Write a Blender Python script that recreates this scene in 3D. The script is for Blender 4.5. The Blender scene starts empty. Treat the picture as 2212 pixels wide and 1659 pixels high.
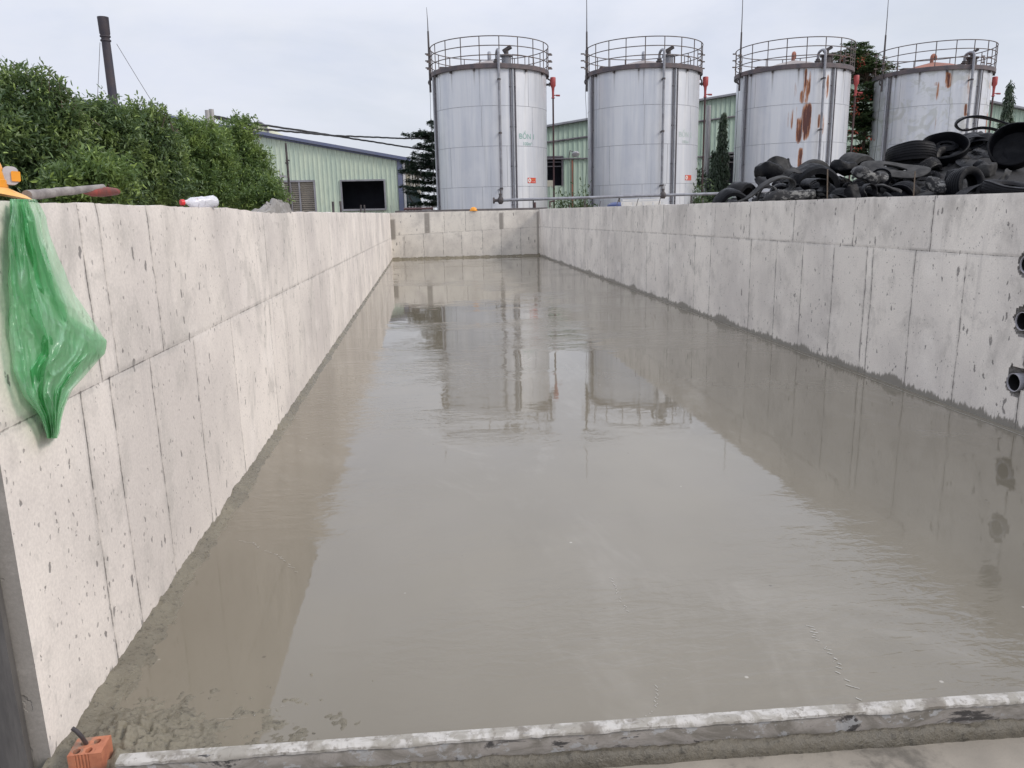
import bpy, math, random
import numpy as np
from mathutils import Vector, Matrix, noise, Euler
random.seed(7); RNG = np.random.default_rng(11)
S = bpy.context.scene
COL = S.collection
PI = math.pi

# ------------------------------------------------------------------ camera model (reference frame 2212 x 1659)
CW, CH, CF = 2212., 1659., 1671.
CX, CY, EYE = CW/2, CH/2, 1.75
_n = lambda v: v/np.linalg.norm(v)
_Y = _n(np.array([915-CX, -(460-CY), -CF]))
_uz = (-.0218*_Y[0]+_Y[1])/(-_Y[2])
_Z = _n(np.array([-.0218, 1., _uz])); _X = np.cross(_Y, _Z)
CM = np.array([_X, _Y, _Z])
def ray(px, py): return CM @ np.array([px-CX, -(py-CY), -CF])
def onp(px, py, ax, val):
    """the point where the sight line through a measured image position meets a real plane of the place"""
    d = ray(px, py); o = np.array([0, 0, EYE]); return Vector(o+(val-o[ax])/d[ax]*d)
def at(px, py, Y): return onp(px, py, 1, Y)
def interp(x, pts):
    xs = [p[0] for p in pts]; ys = [p[1] for p in pts]
    return float(np.interp(x, xs, ys))
def nz(x, y=0., z=0.): return noise.noise(Vector((x, y, z)))
def fbm(x, y, z=0., o=4):
    a, s = 0., 1.
    for i in range(o):
        a += s*noise.noise(Vector((x, y, z))); x *= 2.03; y *= 2.03; z *= 2.03; s *= .5
    return a

# ------------------------------------------------------------------ node helpers
class NT:
    def __init__(self, name, world=False):
        if world:
            self.m = bpy.data.worlds.new(name); S.world = self.m
        else:
            self.m = bpy.data.materials.new(name)
        self.m.use_nodes = True; self.t = self.m.node_tree; self.t.nodes.clear()
    def n(self, typ, ins=None, **kw):
        nd = self.t.nodes.new(typ)
        for k, v in kw.items(): setattr(nd, k, v)
        for k, v in (ins or {}).items():
            s = nd.inputs[k]
            if hasattr(v, 'node'): self.t.links.new(v, s)
            else: s.default_value = v
        return nd
    def math(self, op, a, b=0., clamp=False):
        nd = self.n('ShaderNodeMath', {0: a, 1: b}, operation=op); nd.use_clamp = clamp; return nd.outputs[0]
    def mix(self, f, a, b, blend='MIX'):
        nd = self.n('ShaderNodeMix', data_type='RGBA', blend_type=blend)
        for i, v in ((0, f), (6, a), (7, b)):
            if hasattr(v, 'node'): self.t.links.new(v, nd.inputs[i])
            else: nd.inputs[i].default_value = v if i == 0 else (tuple(v)+(1,))[:4]
        return nd.outputs[2]
    def ss(self, x, lo, hi, a=0., b=1.):
        nd = self.n('ShaderNodeMapRange', {0: x, 1: lo, 2: hi, 3: a, 4: b}, interpolation_type='SMOOTHSTEP'); return nd.outputs[0]
    def obj(self): return self.n('ShaderNodeTexCoord').outputs['Object']
    def mapv(self, v, sc=(1, 1, 1), loc=(0, 0, 0), rot=(0, 0, 0)):
        return self.n('ShaderNodeMapping', {'Vector': v, 'Scale': sc, 'Location': loc, 'Rotation': rot}).outputs[0]
    def noise(self, v, sc, det=4, rough=.55, dist=0.):
        return self.n('ShaderNodeTexNoise', {'Vector': v, 'Scale': sc, 'Detail': det, 'Roughness': rough, 'Distortion': dist}).outputs[0]
    def vor(self, v, sc, out='Distance', rnd=1.):
        nd = self.n('ShaderNodeTexVoronoi', {'Vector': v, 'Scale': sc, 'Randomness': rnd}); return nd.outputs[out]
    def attr(self, name): return self.n('ShaderNodeAttribute', attribute_name=name).outputs['Fac']
    def bump(self, h, st=.3, d=.01, nrm=None):
        i = {'Height': h, 'Strength': st, 'Distance': d}
        if nrm is not None: i['Normal'] = nrm
        return self.n('ShaderNodeBump', i).outputs[0]
    def pbr(self, col, rough=.6, nrm=None, **kw):
        i = {'Base Color': col if hasattr(col, 'node') else tuple(col)+(1,), 'Roughness': rough}
        if nrm is not None: i['Normal'] = nrm
        for k, v in kw.items(): i[k.replace('_', ' ')] = v
        return self.n('ShaderNodeBsdfPrincipled', i).outputs[0]
    def out(self, sh, vol=None):
        o = self.n('ShaderNodeOutputMaterial')
        if sh is not None: self.t.links.new(sh, o.inputs[0])
        if vol is not None: self.t.links.new(vol, o.inputs[1])
        return self.m

def M_simple(name, c1, c2, sc=6., rough=.6, bump=.2, stretch=(1, 1, 1), lo=.35, hi=.65, dist=.004, **kw):
    """two-tone weathered surface"""
    t = NT(name); v = t.mapv(t.obj(), stretch)
    f = t.ss(t.noise(v, sc, 6, .62), lo, hi)
    g = t.noise(v, sc*6, 4)
    col = t.mix(f, c1, c2); col = t.mix(t.ss(g, .45, .75, 0, .25), col, [x*.55 for x in c1])
    return t.out(t.pbr(col, rough, t.bump(g, bump, dist), **kw))

# ------------------------------------------------------------------ mesh helpers
class MB:
    def __init__(s): s.v = []; s.f = []; s.mi = []
    def add(s, vs, fs, mi=0):
        b = len(s.v); s.v += [tuple(p) for p in vs]; s.f += [tuple(i+b for i in f) for f in fs]; s.mi += [mi]*len(fs); return s
    def box(s, c, d, R=None, mi=0):
        c = Vector(c); h = [x/2 for x in d]; R = R or Matrix.Identity(3)
        vs = [c+R @ Vector((x*h[0], y*h[1], z*h[2])) for x in (-1, 1) for y in (-1, 1) for z in (-1, 1)]
        return s.add(vs, [(0, 1, 3, 2), (4, 6, 7, 5), (0, 4, 5, 1), (2, 3, 7, 6), (0, 2, 6, 4), (1, 5, 7, 3)], mi)
    def bar(s, a, b, w, h=None, up=(0, 0, 1), mi=0):
        a = Vector(a); b = Vector(b); d = b-a; L = d.length; d.normalize(); u = Vector(up)
        x = d.cross(u)
        if x.length < 1e-4: x = d.cross(Vector((1, 0, 0)))
        x.normalize(); z = x.cross(d)
        return s.box((a+b)/2, (w, L, h or w), Matrix((x, d, z)).transposed(), mi)
    def tube(s, pts, r, n=10, cap=True, closed=False, mi=0):
        P = [Vector(p) for p in pts]; m = len(P); rr = r if isinstance(r, (list, tuple)) else [r]*m
        T = []
        for i in range(m):
            a = P[(i-1) % m] if (closed or i) else P[0]; b = P[(i+1) % m] if (closed or i < m-1) else P[-1]
            T.append((b-a).normalized())
        u = T[0].orthogonal().normalized(); vs = []; fs = []
        for i in range(m):
            u = (u-T[i]*u.dot(T[i])); u = u.normalized() if u.length > 1e-6 else T[i].orthogonal().normalized()
            w = T[i].cross(u)
            vs += [P[i]+(u*math.cos(2*PI*k/n)+w*math.sin(2*PI*k/n))*rr[i] for k in range(n)]
        for i in range(m if closed else m-1):
            j = (i+1) % m
            for k in range(n):
                k2 = (k+1) % n; fs.append((i*n+k, i*n+k2, j*n+k2, j*n+k))
        if cap and not closed: fs += [tuple(range(n-1, -1, -1)), tuple(range((m-1)*n, m*n))]
        return s.add(vs, fs, mi)
    def lathe(s, prof, n=32, c=(0, 0, 0), R=None, closed=False, a0=0., a1=2*PI, capends=False, mi=0):
        c = Vector(c); R = R or Matrix.Identity(3); full = abs(a1-a0-2*PI) < 1e-6
        k = n if full else n+1; m = len(prof); vs = []; fs = []
        for i in range(k):
            a = a0+(a1-a0)*i/n
            vs += [c+R @ Vector((r*math.cos(a), r*math.sin(a), z)) for r, z in prof]
        for i in range(n):
            j = (i+1) % k
            for p in range(m if closed else m-1):
                q = (p+1) % m; fs.append((i*m+p, j*m+p, j*m+q, i*m+q))
        if capends and not full: fs += [tuple(range(m)), tuple(range((k-1)*m+m-1, (k-1)*m-1, -1))]
        return s.add(vs, fs, mi)
    def disc(s, c, r, n=20, R=None, mi=0):
        c = Vector(c); R = R or Matrix.Identity(3)
        return s.add([c+R @ Vector((r*math.cos(2*PI*i/n), r*math.sin(2*PI*i/n), 0)) for i in range(n)], [tuple(range(n))], mi)
    def grid(s, nu, nv, fn, mi=0):
        vs = [fn(i/(nu-1), j/(nv-1)) for i in range(nu) for j in range(nv)]
        return s.add(vs, [(i*nv+j, (i+1)*nv+j, (i+1)*nv+j+1, i*nv+j+1) for i in range(nu-1) for j in range(nv-1)], mi)
    def xf(s, fn): s.v = [tuple(fn(Vector(p))) for p in s.v]; return s
    def mesh(s, name, mats, smooth=35., off=None):
        me = bpy.data.meshes.new(name)
        v = s.v if off is None else [(p[0]-off[0], p[1]-off[1], p[2]-off[2]) for p in s.v]
        me.from_pydata(v, [], s.f)
        for m in (mats if isinstance(mats, (list, tuple)) else [mats]): me.materials.append(m)
        if any(s.mi): me.polygons.foreach_set('material_index', s.mi)
        if smooth:
            me.polygons.foreach_set('use_smooth', [True]*len(s.f)); me.set_sharp_from_angle(angle=math.radians(smooth))
        me.update(); return me

def link(name, me, parent=None, loc=(0, 0, 0), rot=(0, 0, 0)):
    o = bpy.data.objects.new(name, me); COL.objects.link(o); o.location = loc; o.rotation_euler = rot
    if parent is not None: o.parent = parent
    return o
def tag(o, label, cat, group=None):
    o['label'] = label; o['category'] = cat
    if group: o['group'] = group
    return o
def root(name, loc, label, cat, group=None, rot=(0, 0, 0)):
    return tag(link(name, None, None, loc, rot), label, cat, group)
def part(name, mb, mat, r, world=True, smooth=35.):
    """a part of a thing; the mesh is given in world coordinates unless world is False"""
    off = None
    if world:
        off = Vector(r.location)
        if r.parent is not None: off = off+Vector(r.parent.location)
    return link(name, mb.mesh(name, mat, smooth, off), r)
def thing(name, mb, mat, label, cat, group=None, loc=None, smooth=35.):
    off = Vector(loc) if loc is not None else None
    return tag(link(name, mb.mesh(name, mat, smooth, off), None, loc or (0, 0, 0)), label, cat, group)
def struct(name, mb, mat, smooth=35., kind='structure'):
    o = link(name, mb.mesh(name, mat, smooth)); o['kind'] = kind; return o
def rotm(ax, deg): return Matrix.Rotation(math.radians(deg), 3, ax)

# ------------------------------------------------------------------ materials
def M_concrete(name, tint=(1, 1, 1), wet=.03, wetvar=.05, stain=.5):
    t = NT(name); p = t.obj()
    big = t.noise(t.mapv(p, (.7, .7, .7)), 1.0, 5, .6)
    col = t.mix(t.ss(big, .38, .64), [.70*tint[0], .665*tint[1], .625*tint[2]], [.57*tint[0], .54*tint[1], .515*tint[2]])
    pn = t.ss(t.attr('panel'), 0., 1., .94, 1.035)
    col = t.mix(1., col, t.n('ShaderNodeCombineColor', {0: pn, 1: pn, 2: pn}).outputs[0], 'MULTIPLY')
    mot = t.noise(t.mapv(p, (2.6, 2.6, 2.0), (4, 4, 9)), 1., 6, .7, .4)
    col = t.mix(t.ss(mot, .49, .68, 0, .55), col, (.42, .395, .365))
    # board streaks running down
    st = t.noise(t.mapv(p, (9, 9, .55)), 1.0, 5, .6)
    col = t.mix(t.ss(st, .58, .80, 0, stain*.7), col, (.33, .31, .30))
    st2 = t.noise(t.mapv(p, (2.2, 2.2, .9), (3, 7, 1)), 1.0, 6, .65)
    col = t.mix(t.ss(st2, .6, .78, 0, .5), col, (.40, .37, .345))
    pal = t.noise(t.mapv(p, (1.3, 1.3, 1.6), (13, 2, 5)), 1.0, 4, .6)
    col = t.mix(t.ss(pal, .55, .75, 0, .55), col, [.78*tint[0], .75*tint[1], .715*tint[2]])
    # bug holes and scrapes, drawn out downwards
    w1 = t.noise(p, 3., 2)
    wv = t.n('ShaderNodeTexNoise', {'Vector': p, 'Scale': 16., 'Detail': 3., 'Roughness': .6}).outputs['Color']
    pw = t.n('ShaderNodeVectorMath', {0: p, 1: t.n('ShaderNodeVectorMath', {0: wv, 3: .055}, operation='SCALE').outputs[0]}, operation='ADD').outputs[0]
    def specks(sc, s3, thr, msk, loc):
        v = t.mapv(pw, (sc, sc, sc*s3), loc)
        nd = t.n('ShaderNodeTexVoronoi', {'Vector': v, 'Scale': 1.})
        r = t.n('ShaderNodeSeparateColor', {0: nd.outputs['Color']})
        sel = t.math('GREATER_THAN', t.math('ADD', r.outputs[0], t.math('MULTIPLY', w1, .5)), msk)
        rad = t.math('MULTIPLY', r.outputs[1], thr)
        hit = t.ss(t.math('SUBTRACT', nd.outputs['Distance'], rad), 0., -.06)
        return t.math('MULTIPLY', hit, sel)
    a = specks(21, .42, .30, .80, (0, 0, 0)); b = specks(8.5, .34, .24, .95, (5, 3, 2)); c = specks(42, .6, .30, .80, (1, 8, 4))
    fine = specks(5.5, .20, .17, .92, (9, 1, 3)); d5 = specks(15, .14, .18, .90, (2, 6, 1))
    grain = t.noise(p, 45, 4, .7)
    sp = t.math('MAXIMUM', t.math('MAXIMUM', a, t.math('MULTIPLY', b, t.ss(grain, .3, .5))), t.math('MULTIPLY', c, .75))
    sp = t.math('MAXIMUM', sp, t.math('MULTIPLY', t.math('MAXIMUM', fine, d5), t.ss(t.noise(p, 24, 4, .75), .42, .62, 0, .8)))
    smd = t.math('MULTIPLY', t.ss(t.noise(t.mapv(p, (4.2, 4.2, 1.7), (7, 7, 3)), 1., 6, .7, .5), .60, .74, 0, .55), t.ss(t.noise(p, 28, 4, .7), .35, .6))
    col = t.mix(smd, col, (.25, .235, .225))
    col = t.mix(t.math('MULTIPLY', sp, .72), col, (.10, .094, .092))
    # formwork joints
    seam = t.attr('seam'); br = t.noise(t.mapv(p, (5, 5, 7)), 1., 5, .7)
    sm = t.math('MULTIPLY', t.ss(t.math('ADD', seam, t.math('MULTIPLY', t.math('SUBTRACT', t.noise(p, 34, 3, .7), .5), .8)), .30, .80), t.ss(br, .38, .60, .16, .92))
    soft = t.math('MULTIPLY', t.ss(t.attr('halo'), .2, 1.), t.ss(br, .4, .65, .05, .5))
    col = t.mix(soft, col, (.36, .34, .32))
    col = t.mix(sm, col, (.09, .083, .078))
    col = t.mix(t.math('MULTIPLY', t.attr('patch'), t.ss(br, .25, .5, .75, 1.)), col, (.27, .25, .225))
    zz0 = t.n('ShaderNodeSeparateXYZ', {0: p}).outputs[2]
    tp_ = t.math('MULTIPLY', t.ss(zz0, 1.42, 1.80), t.ss(t.noise(t.mapv(p, (3.2, 3.2, 1.3), (1, 1, 8)), 1., 6, .7), .48, .70, 0, .42))
    col = t.mix(tp_, col, (.34, .315, .29))
    gr2 = t.ss(t.noise(p, 75, 3, .7), .35, .65, .93, 1.05)
    col = t.mix(1., col, t.n('ShaderNodeCombineColor', {0: gr2, 1: gr2, 2: gr2}).outputs[0], 'MULTIPLY')
    # wet foot of the wall
    sep = t.n('ShaderNodeSeparateXYZ', {0: p})
    e1 = t.noise(t.mapv(p, (1.1, 1.1, .0)), 1., 2); e2 = t.ss(t.noise(t.mapv(p, (13, 13, 1.1)), 1., 8, .8, 1.), .34, .72)
    hgt = t.math('ADD', t.math('MULTIPLY', t.ss(e1, .45, .75), wetvar*1.1), t.math('ADD', wet-.03, t.math('MULTIPLY', t.math('SUBTRACT', e2, .12), .045+wetvar*.45)))
    wetf = t.ss(t.math('SUBTRACT', hgt, sep.outputs[2]), -.012, .008)
    col = t.mix(t.math('MULTIPLY', wetf, .88), col, (.18, .17, .148))
    rough = t.math('SUBTRACT', .88, t.math('MULTIPLY', wetf, .45))
    h = t.math('SUBTRACT', t.math('MULTIPLY', grain, .35), t.math('ADD', sp, t.math('MULTIPLY', sm, 1.5)))
    return t.out(t.pbr(col, rough, t.bump(h, .5, .006)))

MT = {}
MT['wall_left'] = M_concrete('concrete_left', (1.05, 1.02, 1.0), .035, .012, .55)
MT['wall_right'] = M_concrete('concrete_right', (1.08, 1.07, 1.045), .055, .075, .5)
MT['wall_back'] = M_concrete('concrete_back', (.98, .97, .93), .06, .02, .5)

def M_water():
    t = NT('wet_slurry'); p = t.obj()
    big = t.noise(t.mapv(p, (.35, .22, 1)), 1., 4, .6)
    col = t.mix(t.ss(big, .35, .7), (.178, .157, .118), (.212, .189, .146))
    st = t.noise(t.mapv(p, (3.2, .8, 1)), 1., 6, .65)
    col = t.mix(t.ss(st, .52, .8, 0, .4), col, (.165, .145, .108)); col = t.mix(t.ss(t.noise(t.mapv(p, (.8, .35, 1), (2, 5, 0)), 1., 5, .7, .8), .52, .68, 0, .5), col, (.265, .243, .20))
    nd = t.n('ShaderNodeTexVoronoi', {'Vector': p, 'Scale': 7.})
    fl = t.n('ShaderNodeSeparateColor', {0: nd.outputs['Color']})
    dot = t.math('MULTIPLY', t.ss(nd.outputs['Distance'], .075, .03), t.math('GREATER_THAN', fl.outputs[0], .80))
    col = t.mix(t.math('MULTIPLY', dot, .6), col, t.mix(t.math('GREATER_THAN', fl.outputs[1], .6), (.07, .06, .05), (.5, .47, .42)))
    # ripples come in wind-blown bands
    mask = t.noise(t.mapv(p, (.30, .42, 1), (1.7, .35, 0)), 1., 4, .6)
    mk = t.ss(mask, .48, .62)
    rp = t.noise(t.mapv(p, (5.5, 13., 1)), 1., 3, .55, .6)
    r2 = t.noise(t.mapv(p, (2.2, 3.6, 1)), 1., 2)
    sw = t.noise(t.mapv(p, (.9, .9, 1), (4, 4, 0)), 1., 2)
    fine = t.noise(t.mapv(p, (16., 30., 1)), 1., 2)
    h = t.math('ADD', t.math('MULTIPLY', t.math('ADD', rp, t.math('MULTIPLY', fine, .22)), t.math('ADD', t.math('MULTIPLY', mk, .0056), .00025)),
               t.math('ADD', t.math('MULTIPLY', r2, .0007), t.math('MULTIPLY', sw, .0014)))
    rough = t.ss(mask, .4, .75, .018, .055)
    return t.out(t.pbr(col, rough, t.bump(h, 1., 1.), IOR=1.5))
MT['water'] = M_water()

def M_mud(name, c=(.16, .142, .112), rough=.34, sc=22.):
    t = NT(name); p = t.obj()
    a = t.noise(p, sc, 6, .7); b = t.noise(p, 3., 4)
    col = t.mix(t.ss(b, .35, .7), c, [x*1.3 for x in c]); col = t.mix(t.ss(a, .54, .66, 0, .75), col, [x*.38 for x in c]); col = t.mix(t.ss(a, .36, .28, 0, .4), col, [x*1.7 for x in c])
    return t.out(t.pbr(col, t.ss(b, .3, .7, rough-.08, rough+.15), t.bump(a, .8, .014)))
MT['mud'] = M_mud('wet_mud', (.165, .147, .108), .26, 40.); MT['mudfloor'] = M_mud('mud_floor', (.135, .118, .088), .58, 15.)
MT['ridge'] = M_mud('mud_ridge', (.115, .102, .078), .35, 34.)
MT['soil'] = M_mud('dark_soil', (.055, .045, .038), .9, 9.)
MT['board'] = M_simple('form_board', (.085, .08, .078), (.125, .118, .112), 5, .75, .3, (3, 3, .5))
MT['moundfill'] = M_mud('mound_fill', (.012, .0115, .012), .8, 12.)
MT['ground'] = M_mud('yard_ground', (.23, .205, .17), .95, 2.2)

def M_tank(name, patchy):
    t = NT(name); p = t.obj()
    a = t.noise(t.mapv(p, (3.2, 3.2, .22)), 1., 6, .62); b = t.noise(t.mapv(p, (.8, .8, .7), (3, 1, 2)), 1., 4, .6)
    col = t.mix(t.ss(a, .36, .66), (.545, .565, .61), (.65, .66, .68))
    col = t.mix(t.ss(b, .48, .7, 0, .5), col, (.68, .685, .70))
    c = t.noise(t.mapv(p, (7, 7, .18), (5, 5, 1)), 1., 4, .6)
    col = t.mix(t.ss(c, .56, .78, 0, .5), col, (.27, .265, .255))
    if patchy:
        d = t.noise(t.mapv(p, (1.1, 1.1, 1.2), (1, 9, 4)), 1., 5, .65, 1.2)
        col = t.mix(t.ss(d, .52, .60, 0, .6), col, (.46, .47, .44)); col = t.mix(t.ss(d, .37, .29, 0, .5), col, (.66, .70, .78))
    dr = t.attr('drip'); col = t.mix(t.math('MULTIPLY', t.ss(dr, .15, .95), t.ss(a, .2, .6, .4, .95)), col, (.15, .13, .11))
    r = t.attr('rust'); fr = t.noise(t.mapv(p, (13, 13, .9)), 1., 6, .72)
    rr = t.math('MULTIPLY', r, t.ss(fr, .30, .62, .12, 1.25))
    rc = t.mix(t.ss(rr, .38, .80), (.40, .155, .05), (.085, .020, .013))
    rc = t.mix(t.ss(fr, .5, .66, 0, .7), rc, (.06, .017, .012))
    rf = t.ss(rr, .08, .50, 0, .97); col = t.mix(rf, col, rc)
    rough = t.math('ADD', t.ss(a, .3, .7, .50, .38), t.math('MULTIPLY', rf, .35))
    met = t.math('MULTIPLY', t.math('SUBTRACT', 1., rf), .42)
    fn = t.noise(p, 30, 3)
    dent = t.noise(t.mapv(p, (1.2, 1.2, .8)), 1., 2)
    return t.out(t.pbr(col, rough, t.bump(t.math('ADD', t.math('MULTIPLY', dent, 6.), fn), .25, .012), Metallic=met))
MT['tank_mid'] = M_tank('tank_paint_mid', False); MT['tank'] = M_tank('tank_paint', False); MT['tank_worn'] = M_tank('tank_paint_worn', True)

MT['rail'] = M_simple('rail_rusty', (.075, .065, .068), (.15, .115, .10), 5, .7, .3)
MT['rim'] = M_simple('rim_steel', (.075, .068, .078), (.13, .10, .10), 3, .65, .3)
MT['pipe'] = M_simple('grey_pipe', (.30, .31, .34), (.20, .20, .22), 4, .5, .2, Metallic=.3)
MT['palepipe'] = M_simple('pale_pipe', (.44, .45, .48), (.34, .35, .38), 4, .5, .2, Metallic=.2)
MT['darkpipe'] = M_simple('dark_pipe', (.085, .08, .095), (.14, .13, .14), 4, .55, .2)
MT['darksteel'] = M_simple('dark_steel', (.045, .04, .045), (.09, .075, .07), 8, .6, .3)
MT['redpipe'] = M_simple('red_pipe', (.055, .030, .032), (.085, .04, .04), 4, .6, .2)
MT['redpaint'] = M_simple('faded_red_paint', (.42, .07, .07), (.33, .06, .06), 3, .55, .2)
MT['roofgrey'] = M_simple('tank_roof', (.34, .31, .29), (.24, .21, .20), 2, .7, .2)
MT['roofrust'] = M_simple('tank_roof_rust', (.33, .13, .085), (.22, .10, .075), 2, .8, .2)
MT['seamline'] = M_simple('weld_line', (.27, .28, .31), (.36, .37, .39), 3, .6, .1)
MT['green_text'] = M_simple('faded_green_paint', (.13, .34, .28), (.30, .46, .42), 9, .6, .0)
MT['pale_text'] = M_simple('very_faded_paint', (.42, .53, .49), (.50, .56, .54), 14, .6, .0)
MT['signred'] = M_simple('sign_red', (.62, .055, .03), (.55, .05, .03), 5, .4, .0)
MT['signwhite'] = M_simple('sign_white', (.75, .73, .70), (.68, .66, .63), 5, .4, .0)
MT['signyellow'] = M_simple('sign_yellow', (.78, .45, .10), (.7, .4, .1), 5, .4, .0)
MT['black'] = M_simple('black_and_bore_shade', (.012, .012, .014), (.02, .018, .018), 5, .5, .1)
MT['greensheet'] = M_simple('green_sheet', (.51, .585, .475), (.44, .525, .44), 1.2, .5, .1, (1, 1, .35))
MT['greensheet2'] = M_simple('green_sheet_far', (.41, .50, .42), (.35, .45, .37), .8, .5, .1, (1, 1, .3))
MT['beigesheet'] = M_simple('beige_sheet', (.44, .42, .35), (.38, .36, .30), 1.2, .6, .1)
MT['bluetrim'] = M_simple('blue_trim', (.115, .135, .23), (.14, .155, .225), 2, .5, .1)
MT['roofsheet'] = M_simple('roof_sheet', (.24, .25, .28), (.18, .18, .2), 1, .6, .1)
MT['greytrim'] = M_simple('grey_trim', (.26, .26, .29), (.2, .2, .22), 2, .6, .1)
MT['slat'] = M_simple('slat_grey', (.47, .43, .375), (.40, .37, .33), 2, .6, .1)
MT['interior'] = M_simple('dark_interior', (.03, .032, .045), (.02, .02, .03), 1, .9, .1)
MT['whitepaint'] = M_simple('white_paint', (.66, .66, .66), (.55, .55, .55), 2, .5, .1)
MT['skylight'] = M_simple('skylight_sheet', (.55, .56, .40), (.46, .46, .33), 2, .5, .1)
MT['polecon'] = M_simple('pole_concrete', (.40, .39, .385), (.29, .28, .28), 3, .85, .3, (3, 3, .5))
MT['stack'] = M_simple('stack_steel', (.026, .030, .050), (.060, .046, .048), .35, .7, .1)
MT['bark'] = M_simple('bark', (.10, .075, .055), (.16, .125, .095), 10, .9, .5, (3, 3, .6))
MT['bund'] = M_simple('bund_concrete', (.17, .155, .15), (.11, .10, .10), 3, .85, .4)
MT['broken'] = M_simple('broken_concrete', (.36, .34, .32), (.17, .16, .15), 26, .9, .6, dist=.01)
t = NT('clay_brick'); p = t.obj(); a_ = t.noise(p, 16, 5, .65); b_n = t.noise(t.mapv(p, (9, 9, 14), (2, 5, 1)), 1., 5, .7)
col = t.mix(t.ss(a_, .35, .65), (.46, .175, .095), (.36, .125, .07)); col = t.mix(t.ss(b_n, .50, .64, 0, .85), col, (.19, .165, .13))
zz_ = t.n('ShaderNodeSeparateXYZ', {0: p}).outputs[2]; col = t.mix(t.ss(t.math('ADD', zz_, t.math('MULTIPLY', b_n, .07)), .075, .05), col, (.16, .14, .11))
MT['clay'] = t.out(t.pbr(col, .85, t.bump(a_, .4, .004)))
MT['rubber_helmet'] = M_simple('helmet_plastic', (.80, .34, .025), (.74, .29, .02), 6, .35, .03)
MT['helmetpale'] = M_simple('helmet_scuffed', (.78, .46, .16), (.72, .40, .11), 9, .5, .05)
MT['lampgrey'] = M_simple('lamp_grey', (.46, .45, .48), (.40, .39, .42), 9, .45, .05)
MT['stick'] = M_simple('stick_cement', (.30, .275, .26), (.17, .15, .145), 13, .85, .5, (1, 1, 1))
MT['stickred'] = M_simple('stick_red', (.25, .04, .028), (.12, .04, .032), 16, .7, .3)
MT['tarp'] = M_simple('grey_tarp', (.27, .255, .235), (.19, .18, .17), 9, .8, .4)
MT['cap'] = M_simple('red_cap', (.62, .02, .025), (.55, .02, .02), 20, .4, .05)
MT['blueplastic'] = M_simple('blue_plastic', (.03, .05, .17), (.04, .06, .15), 4, .4, .05)
MT['tealpaint'] = M_simple('teal_paint', (.035, .07, .085), (.05, .085, .095), 2, .35, .05)
MT['glassdark'] = M_simple('dark_glass', (.10, .14, .15), (.08, .11, .12), 2, .08, .0)

def M_crust():
    t = NT('cement_crust'); p = t.obj()
    a = t.noise(p, 13, 6, .65, .6); b = t.noise(p, 60, 3)
    col = t.mix(t.ss(a, .42, .58), (.47, .45, .42), (.30, .28, .245)); col = t.mix(t.ss(t.noise(p, 36, 5, .75), .54, .66, 0, .8), col, (.19, .17, .145)); col = t.mix(t.ss(t.noise(p, 5, 5, .7), .56, .66, 0, .8), col, (.17, .15, .125))
    return t.out(t.pbr(col, .85, t.bump(t.math('ADD', a, t.math('MULTIPLY', b, .3)), .7, .006)))
MT['crust'] = M_crust()
def M_beam():
    t = NT('dirty_beam'); p = t.obj()
    a = t.noise(t.mapv(p, (4.5, 4.5, 9)), 1., 6, .68, .9); b = t.noise(t.mapv(p, (11, 11, 16), (3, 1, 2)), 1., 5, .7)
    col = t.mix(t.ss(a, .38, .6), (.17, .155, .132), (.30, .275, .25)); col = t.mix(t.ss(a, .575, .64), col, (.055, .051, .050))
    col = t.mix(t.ss(b, .55, .60, 0, .8), col, (.36, .36, .36)); col = t.mix(t.ss(b, .3, .24, 0, .8), col, (.30, .19, .13))
    return t.out(t.pbr(col, .55, t.bump(b, .5, .006)))
MT['beam'] = M_beam()

def M_leaf(name, c1, c2, c3, tr=.35, rough=.42):
    t = NT(name); r = t.n('ShaderNodeNewGeometry').outputs['Random Per Island']
    p = t.n('ShaderNodeNewGeometry').outputs['Position']
    cl = t.noise(p, 1.5, 4, .65)
    col = t.mix(r, c1, c2); col = t.mix(t.ss(cl, .48, .66, 0, .85), col, c3); col = t.mix(t.math('GREATER_THAN', r, .93), col, [q*1.35 for q in c3])
    a = t.pbr(col, rough); b = t.n('ShaderNodeBsdfTranslucent', {'Color': t.mix(.5, col, c3)}).outputs[0]
    return t.out(t.n('ShaderNodeMixShader', {0: tr, 1: a, 2: b}).outputs[0])
MT['acacia'] = M_leaf('acacia_leaf', (.056, .100, .046), (.118, .178, .070), (.235, .315, .095))
MT['acacia2'] = M_leaf('acacia_leaf_light', (.074, .128, .046), (.142, .220, .070), (.26, .35, .095))
MT['conifer'] = M_leaf('dark_needles', (.020, .040, .030), (.038, .066, .044), (.04, .075, .036), .15)
MT['ashoka'] = M_leaf('drooping_leaf', (.045, .072, .042), (.075, .105, .062), (.055, .09, .045), .25)
MT['flame'] = M_leaf('feather_leaf', (.055, .095, .05), (.10, .15, .07), (.14, .19, .075), .3)
MT['flower'] = M_leaf('red_flower', (.40, .07, .04), (.52, .14, .09), (.45, .09, .06), .3)
MT['weed'] = M_leaf('weed_leaf', (.05, .09, .035), (.09, .13, .05), (.08, .12, .05), .3)

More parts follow.
